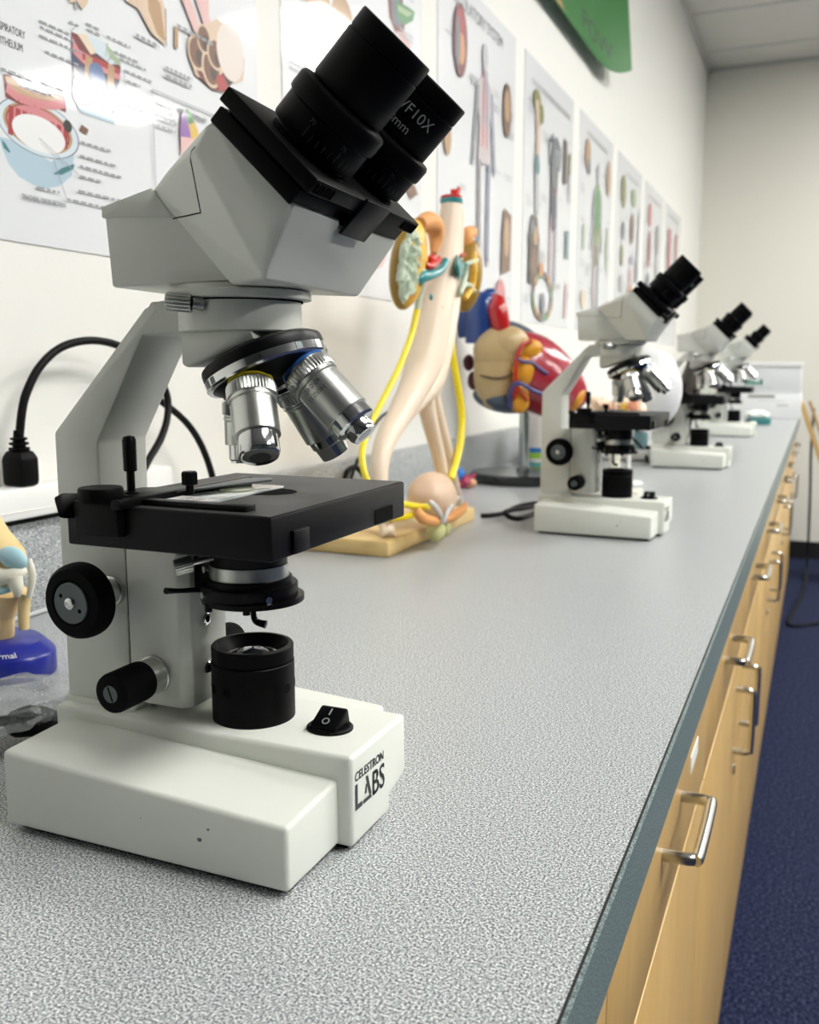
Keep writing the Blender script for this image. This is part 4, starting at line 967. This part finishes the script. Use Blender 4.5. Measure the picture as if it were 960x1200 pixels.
class Art:
    """drawing on a chart: y to the right along the wall, z up"""
    def __init__(s): s.b = B(); s.k = 0
    def lay(s): s.k += 1; return XP + .00012 + s.k * .000012
    def poly(s, pts, c):
        x = s.lay(); f = s.b.poly([(x, p[0], p[1]) for p in pts], ink(c))
        f.normal_update()
        if f.normal.x < 0: f.normal_flip()
    def ell(s, c, a, b_, col, rot=0., n=28):
        cr, sr = math.cos(R(rot)), math.sin(R(rot))
        s.poly([(c[0] + a * math.cos(t) * cr - b_ * math.sin(t) * sr, c[1] + a * math.cos(t) * sr + b_ * math.sin(t) * cr) for t in [2 * PI * k / n for k in range(n)]], col)
    def line(s, p, q, w, col):
        d = V((q[0] - p[0], q[1] - p[1])); 
        if d.length < 1e-6: return
        n = V((-d.y, d.x)).normalized() * w / 2
        s.poly([(p[0] + n.x, p[1] + n.y), (p[0] - n.x, p[1] - n.y), (q[0] - n.x, q[1] - n.y), (q[0] + n.x, q[1] + n.y)], col)
    def path(s, pts, w, col):
        for i in range(len(pts) - 1): s.line(pts[i], pts[i + 1], w, col)
    def text(s, t, p, size, col='black', xs=1.): add_text(s.b, t, size, frame((s.lay(), p[0], p[1]), (0, 1, 0), (0, 0, 1)), ink(col), xs=xs, bold=size * .018)
    def blur_text(s, p, w, rows, h=.0055, col='grey', seed=0):
        rnd = random.Random(seed)
        for i in range(rows):
            y = p[0]; z = p[1] - i * h * 1.7
            while y < p[0] + w:
                l = rnd.uniform(.004, .011); s.poly([(y, z), (min(y + l, p[0] + w), z), (min(y + l, p[0] + w), z + h * .75), (y, z + h * .75)], col); y += l + .0025
def pw(u, v): p = P(u, v, x=XP); return (p.y, p.z)
def chart(y0, z0, w, h, lab, draw, curl=.0):
    t = thing('wall_chart', lab, 'poster', (0, 0, 0), group='laminated anatomy charts on the left wall')
    def sh(b, m):
        n = 1
        b.box((XW + .0002, y0, z0), (XP, y0 + w, z0 + h), m)
    one('sheet', sheet, sh, t)
    a = Art(); draw(a, y0, z0, w, h)
    one_ = link('illustration', a.b, t, smooth=False)
    return t
PB, PH, PWD = .357, .655, .50
def draw1(a, y0, z0, w, h):
    q = lambda l: [pw(*p) for p in l]
    # title words
    a.text('RESPIRATORY', (pw(-7, 42)[0], pw(36, 49)[1]), .0100, xs=.60)
    a.text('EPITHELIUM', (pw(-6, 54)[0], pw(36, 49)[1] - .0125), .0100, xs=.63)
    # trachea in section
    a.poly(q([(-2, 160), (3, 175), (10, 192), (22, 207), (38, 216), (55, 221), (70, 218), (84, 206), (88, 170), (60, 190), (20, 165)]), 'lblue')
    c = pw(44, 153); e1 = pw(91, 165); e2 = pw(46, 118)
    def ring(k, col, du=0, dv=0):
        pts = []
        for t in range(36):
            an = 2 * PI * t / 36; u = 44 + du + 47 * k * math.cos(an) + 6 * k * math.sin(an); v = 150 + dv + 13 * k * math.cos(an) + 33 * k * math.sin(an); pts.append(pw(u, v))
        a.poly(pts, col)
    ring(1.03, 'slate'); ring(1.0, 'pale'); ring(.86, 'tan'); ring(.79, 'dred'); ring(.76, 'pink')
    for i in range(9):
        u = 13 + i * 8; a.line(pw(u, 124 + i * 3.2), pw(u - 1, 158 + i * 2), .006, 'red')
    ring(.66, 'white', 1, 7)
    a.poly(q([(1, 163), (6, 168), (12, 178), (10, 179), (4, 173)]), 'teal')
    a.poly(q([(62, 204), (72, 197), (87, 192), (86, 198), (72, 205)]), 'teal')
    a.poly(q([(3, 87), (12, 88), (22, 100), (34, 106), (50, 111), (64, 109), (76, 113), (77, 132), (68, 128), (40, 126), (20, 121), (6, 114)]), 'dred')
    a.poly(q([(5, 89), (13, 90), (23, 102), (36, 108), (52, 113), (66, 112), (73, 116), (66, 119), (40, 116), (20, 109), (8, 98)]), 'tan')
    a.path(q([(7, 103), (22, 115), (40, 121), (60, 124), (75, 122)]), .008, 'pink')
    a.ell(pw(79, 148), .006, .006, 'black')
    # block of lining
    a.poly(q([(83, 37), (141, 75), (141, 80), (133, 146), (94, 131), (84, 112)]), 'dblue')
    a.poly(q([(83, 37), (90, 40), (110, 64), (141, 78), (140, 96), (96, 76), (84, 58)]), 'dred')
    a.poly(q([(84, 42), (92, 58), (140, 86), (140, 94), (97, 74), (85, 62)]), 'pink')
    a.path(q([(96, 66), (118, 74), (139, 84)]), .006, 'red')
    a.poly(q([(90, 39), (101, 40), (113, 62), (106, 64)]), 'cream'); a.poly(q([(101, 40), (123, 50), (142, 75), (130, 76), (112, 62)]), 'pale'); a.poly(q([(123, 50), (141, 73), (141, 78), (128, 68)]), 'lgreen')
    for k_, (u, v) in enumerate(((104, 66), (130, 76))):
        a.path(q([(u, v), (u - 1, v + 18), (u - 1, v + 30)]), .010, 'tan')
        for s_ in (-7, -2, 3, 8): a.path(q([(u, v + 30), (u + s_, v + 38), (u + s_ - 1, v + 48), (u + s_ + 2, v + 54)]), .006, 'ltan')
    a.poly(q([(86, 78), (93, 90), (92, 108), (87, 96)]), 'ltan')
    a.ell(pw(113, 88), .012, .012, 'blue'); a.ell(pw(90, 106), .007, .014, 'slate')
    a.poly(q([(94, 124), (134, 134), (133, 146), (94, 132)]), 'lblue'); a.poly(q([(84, 100), (94, 124), (94, 132), (84, 112)]), 'pale')
    a.poly(q([(95, 146), (103, 152), (101, 158), (92, 153)]), 'brown')
    # little captions with leader lines
    for i, (u, v, w_) in enumerate(((45, 26, .055), (46, 33, .062), (45, 43, .075), (52, 62, .06), (80, 27, .02), (100, 29, .025), (101, 36, .025), (124, 44, .05), (133, 62, .05), (139, 70, .06), (145, 84, .06), (147, 96, .03), (149, 124, .05), (0, 82, .06), (31, 103, .045), (49, 98, .045), (93, 168, .06), (92, 184, .075), (92, 196, .085), (92, 208, .045), (90, 225, .09), (77, 235, .09), (41, 221, .04))):
        p = pw(u, v); a.blur_text((p[0], p[1]), w_ * .75, 1, .0030, 'grey', i)
    p = pw(24, 233); a.text('TRACHEAL CROSS-SECTION', p, .0068, 'slate', xs=.66)
    for l in (((82, 36), (86, 32)), ((124, 50), (122, 66)), ((131, 64), (124, 72)), ((137, 72), (130, 76)), ((143, 82), (148, 122)), ((60, 185), (76, 233)), ((44, 162), (90, 205)), ((20, 92), (24, 104)), ((56, 103), (56, 110))):
        a.line(pw(*l[0]), pw(*l[1]), .0009, 'grey')
    # base of the lungs along the upper edge
    for pts, c_ in (([(76, -30), (105, -30), (101, 4), (95, 12), (88, 2), (80, 4)], 'ltan'), ([(140, -30), (182, -30), (193, 20), (192, 53), (176, 40), (160, 10), (146, 2)], 'ltan'), ([(170, -20), (186, 5), (192, 50), (182, 40), (172, 12)], 'tan'), ([(203, 30), (207, 33), (207, 58), (203, 56)], 'tan')):
        a.poly(q(pts), c_)
    a.line(pw(87, -10), pw(88, 12), .003, 'grey'); a.line(pw(192, 10), pw(193, 55), .0015, 'brown')
    # air sacs
    for (u0, v0, u1, v1, w_) in ((205, -30, 230, 36, .016), (222, -30, 244, 36, .016), (240, -20, 240, 30, .010)):
        a.line(pw(u0, v0), pw(u1, v1), w_, 'lpink')
    a.poly(q([(221, 52), (232, 36), (252, 22), (272, 40), (285, 70), (283, 95), (271, 98), (262, 108), (250, 106), (238, 92), (228, 90), (221, 70)]), 'ltan')
    a.poly(q([(221, 56), (226, 78), (233, 92), (248, 106), (262, 107), (272, 96), (266, 78), (255, 90), (240, 92), (228, 74)]), 'dred')
    for (u, v, ra, rb) in ((229, 62, 10, 13), (246, 80, 11, 15), (237, 46, 8, 11), (251, 64, 10, 12)):
        y_, z_ = pw(u, v); k_ = .00103
        a.ell((y_, z_), .0185 * ra / 10, .0185 * rb / 12, 'ltan'); a.ell((y_, z_), .0150 * ra / 10, .0155 * rb / 12, 'brown'); a.ell((y_ + .004, z_ - .004), .007, .009, 'dbrown')
    a.ell(pw(258, 98), .012, .010, 'red'); a.ell(pw(266, 86), .010, .014, 'black')
    a.ell(pw(268, 62), .030, .034, 'blush')
    # framed inset
    x0, x1 = pw(176, 106), pw(300, 142)
    fr = [pw(176, 105), (pw(250, 130)[0] + .10, pw(176, 105)[1])]
    zt = pw(176, 105)[1]; yl = pw(176, 105)[0]
    a.path([(yl, max(zt - .25, z0 + .02)), (yl, zt), (y0 + w - .01, zt)], .0014, 'grey')
    a.text('BRONCHOPULMONARY', (pw(205, 117)[0], zt - .014), .0085, 'slate', xs=.62)
    for i, (u, v) in enumerate(((180, 120), (182, 127), (183, 134), (184, 140), (181, 148))): a.blur_text(pw(u, v), .035, 1, .0030, 'grey', 40 + i)
    a.poly(q([(209, 150), (211, 134), (216, 128), (221, 133), (228, 148), (233, 165), (210, 182)]), 'lpink')
    a.poly(q([(209, 148), (211, 134), (214, 130), (219, 148), (222, 162), (209, 160)]), 'violet'); a.poly(q([(214, 130), (217, 128), (222, 134), (225, 144), (219, 146)]), 'green'); a.poly(q([(219, 146), (226, 144), (232, 160), (222, 164)]), 'yellow')
    a.blur_text((pw(228, 66)[0] - .11, pw(228, 78)[1]), .04, 1, .005, 'grey', 3); a.blur_text((pw(228, 66)[0] - .06, pw(228, 98)[1]), .05, 2, .005, 'grey', 4); a.blur_text((pw(205, 32)[0], pw(205, 32)[1]), .07, 1, .005, 'grey', 5)
chart(.625, PB, .503, PH, 'nearest chart on the left wall, headed RESPIRATORY EPITHELIUM, with trachea drawings', draw1)
def draw2(a, y0, z0, w, h):
    q = lambda l: [pw(*p) for p in l]
    a.poly(q([(360, 40), (361, 18), (367, 6), (376, 3), (386, 10), (390, 22), (402, 16), (412, 28), (420, 48), (412, 60), (390, 50)]), 'brown')
    a.ell(pw(374, 18), .052, .042, 'tan', 90); a.ell(pw(402, 32), .046, .040, 'tan', 100); a.ell(pw(370, 16), .012, .010, 'ltan'); a.ell(pw(398, 24), .012, .010, 'ltan')
    a.line(pw(387, 8), pw(388, 36), .008, 'dbrown')
    a.poly(q([(362, 34), (388, 36), (412, 50), (410, 90), (392, 110), (370, 105), (361, 80)]), 'cream'); a.ell(pw(380, 70), .05, .07, 'white')
    a.poly(q([(453, -20), (470, -20), (474, 20), (474, 42), (463, 38), (456, 20)]), 'dred'); a.poly(q([(458, -10), (470, -6), (470, 34), (460, 26)]), 'slate'); a.poly(q([(463, 0), (478, 8), (486, 14), (484, 24), (474, 30), (466, 22)]), 'green'); a.poly(q([(466, 6), (484, 16), (478, 20), (467, 13)]), 'lgreen')
    a.poly(q([(464, 36), (474, 38), (482, 56), (478, 62), (470, 48)]), 'lpink'); a.poly(q([(462, 42), (470, 50), (472, 62), (464, 52)]), 'orange')
    for i in range(7): a.blur_text((y0 + .02, z0 + h - .10 - i * .05), .05, 2, .005, 'lgrey', 100 + i)
    for i in range(5): a.blur_text((y0 + .40, z0 + h - .12 - i * .07), .06, 2, .005, 'lgrey', 130 + i)
    a.poly(q([(474, 220), (484, 215), (489, 228), (480, 234)]), 'brown'); a.ell((y0 + .30, z0 + .12), .05, .07, 'lpink'); a.ell((y0 + .42, z0 + .10), .03, .05, 'tan')
chart(1.193, PB, .50, PH, 'second chart along the wall, behind the eyepieces, with brown glands near its top', draw2)
def figure(a, c, z0, hgt, cols, arms='down'):
    """standing human figure, front view, centre line y=c, feet at z0"""
    k = hgt
    skin, trunk, limb_, inner = cols
    a.ell((c, z0 + .94 * k), .040 * k, .058 * k, skin)
    a.line((c, z0 + .90 * k), (c, z0 + .84 * k), .050 * k, skin)
    a.poly([(c - .10 * k, z0 + .81 * k), (c - .03 * k, z0 + .85 * k), (c + .03 * k, z0 + .85 * k), (c + .10 * k, z0 + .81 * k), (c + .075 * k, z0 + .62 * k), (c + .085 * k, z0 + .48 * k), (c, z0 + .45 * k), (c - .085 * k, z0 + .48 * k), (c - .075 * k, z0 + .62 * k)], trunk)
    a.ell((c + .015 * k, z0 + .73 * k), .035 * k, .045 * k, inner); a.ell((c, z0 + .58 * k), .06 * k, .06 * k, inner)
    for s_ in (-1, 1):
        a.path([(c + s_ * .07 * k, z0 + .48 * k), (c + s_ * .065 * k, z0 + .26 * k), (c + s_ * .06 * k, z0 + .02 * k), (c + s_ * .085 * k, z0)], .046 * k, limb_)
        a.path([(c + s_ * .065 * k, z0 + .46 * k), (c + s_ * .06 * k, z0 + .06 * k)], .016 * k, 'blue' if s_ > 0 else 'red')
        if arms == 'down':
            a.path([(c + s_ * .095 * k, z0 + .80 * k), (c + s_ * .125 * k, z0 + .62 * k), (c + s_ * .16 * k, z0 + .43 * k)], .040 * k, skin)
        elif s_ > 0:
            a.path([(c + .12 * k, z0 + .80 * k), (c + .15 * k, z0 + .93 * k), (c + .03 * k, z0 + 1.0 * k)], .036 * k, skin)
        else:
            a.path([(c - .12 * k, z0 + .80 * k), (c - .14 * k, z0 + .94 * k), (c - .04 * k, z0 + 1.0 * k)], .036 * k, skin)
def captions(a, y0, z0, w, h, seed, n=26):
    rnd = random.Random(seed)
    for i in range(n):
        a.blur_text((y0 + rnd.choice((.02, .10, .16, .32, .42)) + rnd.uniform(0, .02), z0 + rnd.uniform(.04, h - .12)), rnd.uniform(.03, .06), rnd.choice((1, 2, 3)), .0048, 'lgrey', seed * 31 + i)
def draw3(a, y0, z0, w, h):
    a.text('CIRCULATORY SYSTEM', (y0 + .06, z0 + h - .055), .036, 'grey', xs=.90)
    captions(a, y0, z0, w, h, 3)
    figure(a, y0 + .27, z0 + .115, .46, ('lgrey', 'haze', 'haze', 'lpink'))
    for d, c_ in ((-.008, 'red'), (.010, 'blue')): a.path([(y0 + .27 + d, z0 + .52), (y0 + .27 + d * 1.5, z0 + .36)], .008, c_)
    for s_, c_ in ((-1, 'slate'), (1, 'blue')): a.path([(y0 + .27 + s_ * .045, z0 + .48), (y0 + .27 + s_ * .058, z0 + .40), (y0 + .27 + s_ * .073, z0 + .32)], .008, c_); a.path([(y0 + .27 + s_ * .032, z0 + .33), (y0 + .27 + s_ * .028, z0 + .12)], .012, c_)
    a.ell((y0 + .115, z0 + .535), .040, .070, 'dred'); a.ell((y0 + .115, z0 + .555), .026, .04, 'red'); a.ell((y0 + .12, z0 + .52), .02, .03, 'orange'); a.ell((y0 + .10, z0 + .53), .012, .05, 'slate')
    a.ell((y0 + .43, z0 + .475), .032, .060, 'brown'); a.ell((y0 + .43, z0 + .485), .022, .035, 'tan')
    a.poly([(y0 + .40, z0 + .10), (y0 + .47, z0 + .115), (y0 + .475, z0 + .245), (y0 + .42, z0 + .255), (y0 + .405, z0 + .20)], 'brown'); a.ell((y0 + .44, z0 + .19), .02, .045, 'tan')
    a.ell((y0 + .40, z0 + .012), .03, .055, 'lpink'); a.ell((y0 + .40, z0 + .045), .036, .045, 'pink'); a.ell((y0 + .045, z0 + .335), .02, .035, 'tan')
chart(1.775, PB, .50, PH, 'third chart on the wall, headed CIRCULATORY SYSTEM, with a standing figure between oval insets', draw3)
def draw4(a, y0, z0, w, h):
    a.blur_text((y0 + .06, z0 + h - .065), .40, 1, .022, 'lgrey', 9); a.blur_text((y0 + .03, z0 + h - .11), .08, 1, .01, 'lgrey', 10)
    captions(a, y0, z0, w, h, 4)
    figure(a, y0 + .285, z0 + .10, .41, ('slate', 'dbrown', 'haze', 'violet'), 'up'); a.ell((y0 + .285, z0 + .43), .03, .06, 'slate'); a.ell((y0 + .285, z0 + .31), .032, .05, 'dblue')
    a.ell((y0 + .10, z0 + .56), .035, .025, 'olive'); a.path([(y0 + .10, z0 + .56), (y0 + .115, z0 + .48), (y0 + .11, z0 + .40)], .030, 'ltan'); a.ell((y0 + .11, z0 + .40), .022, .03, 'teal'); a.path([(y0 + .11, z0 + .38), (y0 + .12, z0 + .28)], .032, 'lgrey'); a.ell((y0 + .145, z0 + .535), .018, .025, 'olive')
    a.poly([(y0 + .05, z0 + .10), (y0 + .13, z0 + .10), (y0 + .145, z0 + .22), (y0 + .12, z0 + .27), (y0 + .07, z0 + .275), (y0 + .05, z0 + .22)], 'dbrown'); a.ell((y0 + .10, z0 + .16), .03, .035, 'brown'); a.ell((y0 + .11, z0 + .225), .022, .025, 'tan'); a.ell((y0 + .08, z0 + .245), .02, .02, 'slate')
    a.poly([(y0 + .385, z0 + .40), (y0 + .42, z0 + .41), (y0 + .42, z0 + .52), (y0 + .385, z0 + .53)], 'dbrown'); a.path([(y0 + .455, z0 + .50), (y0 + .455, z0 + .44)], .022, 'olive'); a.path([(y0 + .455, z0 + .44), (y0 + .455, z0 + .36)], .020, 'lgrey')
    for k_ in range(20):
        t = 2 * PI * k_ / 20; c_ = ('slate', 'green', 'olive', 'tan', 'brown')[k_ % 5]
        a.ell((y0 + .19 + .095 * math.cos(t), z0 - .0 + .075 + .058 * math.sin(t)), .018, .010, c_, 90 + math.degrees(t))
    a.ell((y0 + .19, z0 + .055), .022, .03, 'slate'); a.ell((y0 + .17, z0 + .145), .020, .02, 'orange')
    a.path([(y0 + .44, z0 + .28), (y0 + .44, z0 + .20)], .03, 'teal'); a.path([(y0 + .45, z0 + .13), (y0 + .44, z0 + .03)], .022, 'lpink')
chart(2.355, PB, .50, PH, 'fourth chart on the wall, with a dark figure raising both arms above a round cycle', draw4)
def draw5(a, y0, z0, w, h):
    a.blur_text((y0 + .10, z0 + h - .055), .30, 1, .022, 'lgrey', 11); captions(a, y0, z0, w, h, 5)
    figure(a, y0 + .26, z0 + .05, .50, ('lgrey', 'lgreen', 'lgrey', 'olive')); a.path([(y0 + .26, z0 + .48), (y0 + .26, z0 + .22)], .030, 'olive'); a.ell((y0 + .26, z0 + .40), .05, .07, 'green')
    a.ell((y0 + .10, z0 + .545), .036, .045, 'tan'); a.ell((y0 + .12, z0 + .51), .02, .025, 'slate'); a.ell((y0 + .42, z0 + .525), .03, .06, 'tan'); a.path([(y0 + .42, z0 + .36), (y0 + .42, z0 + .22)], .022, 'lgreen'); a.ell((y0 + .09, z0 + .10), .04, .03, 'cream'); a.path([(y0 + .07, z0 + .33), (y0 + .07, z0 + .25)], .02, 'lgreen')
chart(2.94, PB, .50, PH, 'fifth chart on the wall, with a pale green nerve figure standing in its middle', draw5)
def draw6(a, y0, z0, w, h):
    a.blur_text((y0 + .16, z0 + h - .06), .26, 1, .02, 'lgrey', 12); captions(a, y0, z0, w, h, 6)
    for y_, z_, ra, rb, c_ in ((.11, .53, .045, .06, 'olive'), (.32, .54, .045, .035, 'lgreen'), (.12, .39, .03, .035, 'slate'), (.30, .42, .035, .06, 'brown'), (.11, .30, .025, .04, 'olive'), (.30, .30, .02, .02, 'violet'), (.30, .16, .045, .05, 'orange'), (.30, .24, .03, .03, 'lpink'), (.43, .27, .035, .05, 'grey'), (.44, .40, .02, .12, 'lgrey'), (.12, .20, .035, .035, 'lgrey'), (.12, .08, .05, .03, 'pale')): a.ell((y0 + y_, z0 + z_), ra, rb, c_)
chart(3.525, PB, .50, PH, 'sixth chart on the wall, covered with small olive and brown organ drawings', draw6)
def draw7(a, y0, z0, w, h):
    a.blur_text((y0 + .08, z0 + h - .055), .34, 1, .02, 'lgrey', 13); captions(a, y0, z0, w, h, 7)
    for y_, z_, ra, rb, c_ in ((.12, .53, .045, .05, 'pink'), (.13, .39, .04, .08, 'pink'), (.13, .40, .025, .06, 'dred'), (.34, .45, .05, .07, 'grey'), (.35, .32, .04, .06, 'lgrey'), (.12, .24, .04, .05, 'slate'), (.12, .12, .03, .05, 'violet'), (.36, .14, .05, .08, 'orange')): a.ell((y0 + y_, z0 + z_), ra, rb, c_)
chart(4.11, PB, .50, PH, 'seventh chart on the wall, with two pink organ drawings down its left side', draw7)
def draw8(a, y0, z0, w, h):
    a.blur_text((y0 + .06, z0 + h - .05), .38, 1, .02, 'lgrey', 14); captions(a, y0, z0, w, h, 8)
    for y_, ww in ((.13, .10), (.36, .07)):
        a.poly([(y0 + y_ - ww / 2, z0 + .36), (y0 + y_ + ww / 2, z0 + .36), (y0 + y_ + ww / 2, z0 + .55), (y0 + y_ - ww / 2, z0 + .55)], 'pink'); a.line((y0 + y_, z0 + .36), (y0 + y_, z0 + .55), ww * .35, 'red')
    a.ell((y0 + .14, z0 + .22), .05, .06, 'lpink'); a.ell((y0 + .36, z0 + .2), .05, .06, 'pink')
chart(4.69, PB, .50, PH, 'last chart on the wall, nearest the far corner, with two tall red panels', draw8)

# ------------------------------------------------------------------ green poster curling off the wall above the charts
t = thing('green_poster', 'glossy green poster with black handwriting curling off the wall above the charts', 'poster', (0, 0, 0))
Y0, Y1, Z0, Z1 = 1.6, 3.32, 1.165, 1.80
def curlx(s, r):    # s 0..1 along the wall, r 0..1 up
    return XW + .0006 + .033 * (1 - r) + .045 * max(0, (s - .80) / .20) ** 1.6 * (1 - .4 * r)
def gsheet(b, m):
    nu, nv = 40, 10; rows = []
    for th in (0, .0008):
        g = []
        for j in range(nv + 1):
            row = []
            for i in range(nu + 1):
                s_, r_ = i / nu, j / nv; zc = .05 * max(0, (s_ - .86) / .14) ** 2 * (1 - r_)
                row.append(b.bm.verts.new((curlx(s_, r_) + th, Y0 + (Y1 - Y0) * s_, Z0 + (Z1 - Z0) * r_ + zc)))
            g.append(row)
        rows.append(g)
    fs = []
    for k_, g in enumerate(rows):
        for j in range(nv):
            for i in range(nu):
                f = [g[j][i], g[j][i + 1], g[j + 1][i + 1], g[j + 1][i]]
                fs.append(b.bm.faces.new(f if k_ else f[::-1]))
    rim = [[(0, i) for i in range(nu + 1)], [(j, nu) for j in range(nv + 1)], [(nv, i) for i in range(nu, -1, -1)], [(j, 0) for j in range(nv, -1, -1)]]
    for side in rim:
        for (j, i), (j2, i2) in zip(side, side[1:]): fs.append(b.bm.faces.new([rows[0][j][i], rows[0][j2][i2], rows[1][j2][i2], rows[1][j][i]]))
    b.faces(fs, m)
one('sheet', mat('green_gloss', (.012, .155, .018), .35, spec=.2, coat=.08, bump=(14, .25, .006)), gsheet, t, sharp=60)
def gx(y, z): s_ = (y - Y0) / (Y1 - Y0); r_ = (z - Z0) / (Z1 - Z0); return curlx(s_, r_) + .0011
def onsheet(bm):
    bmesh.ops.subdivide_edges(bm, edges=bm.edges[:], cuts=1)
    return bm
gb = B(); bm = text_bm('POWE', .078, xs=1.95); 
for v in bm.verts: y_, z_ = 2.80 + v.co.x, 1.20 + v.co.y; v.co = V((gx(y_, z_), y_, z_))
gb.merge(bm, mat('marker_black', (.012, .03, .018), .5)); link('handwriting', gb, t, smooth=False)
gb = B()
gb.add([(gx(y_, z_), y_, z_) for y_, z_ in ((1.62, 1.17), (2.60, 1.17), (2.30, 1.30), (1.62, 1.55))], [(0, 1, 2, 3)], mat('orange_tint', (.50, .28, .07), .25, coat=.8))
link('orange_patch', gb, t, smooth=False)
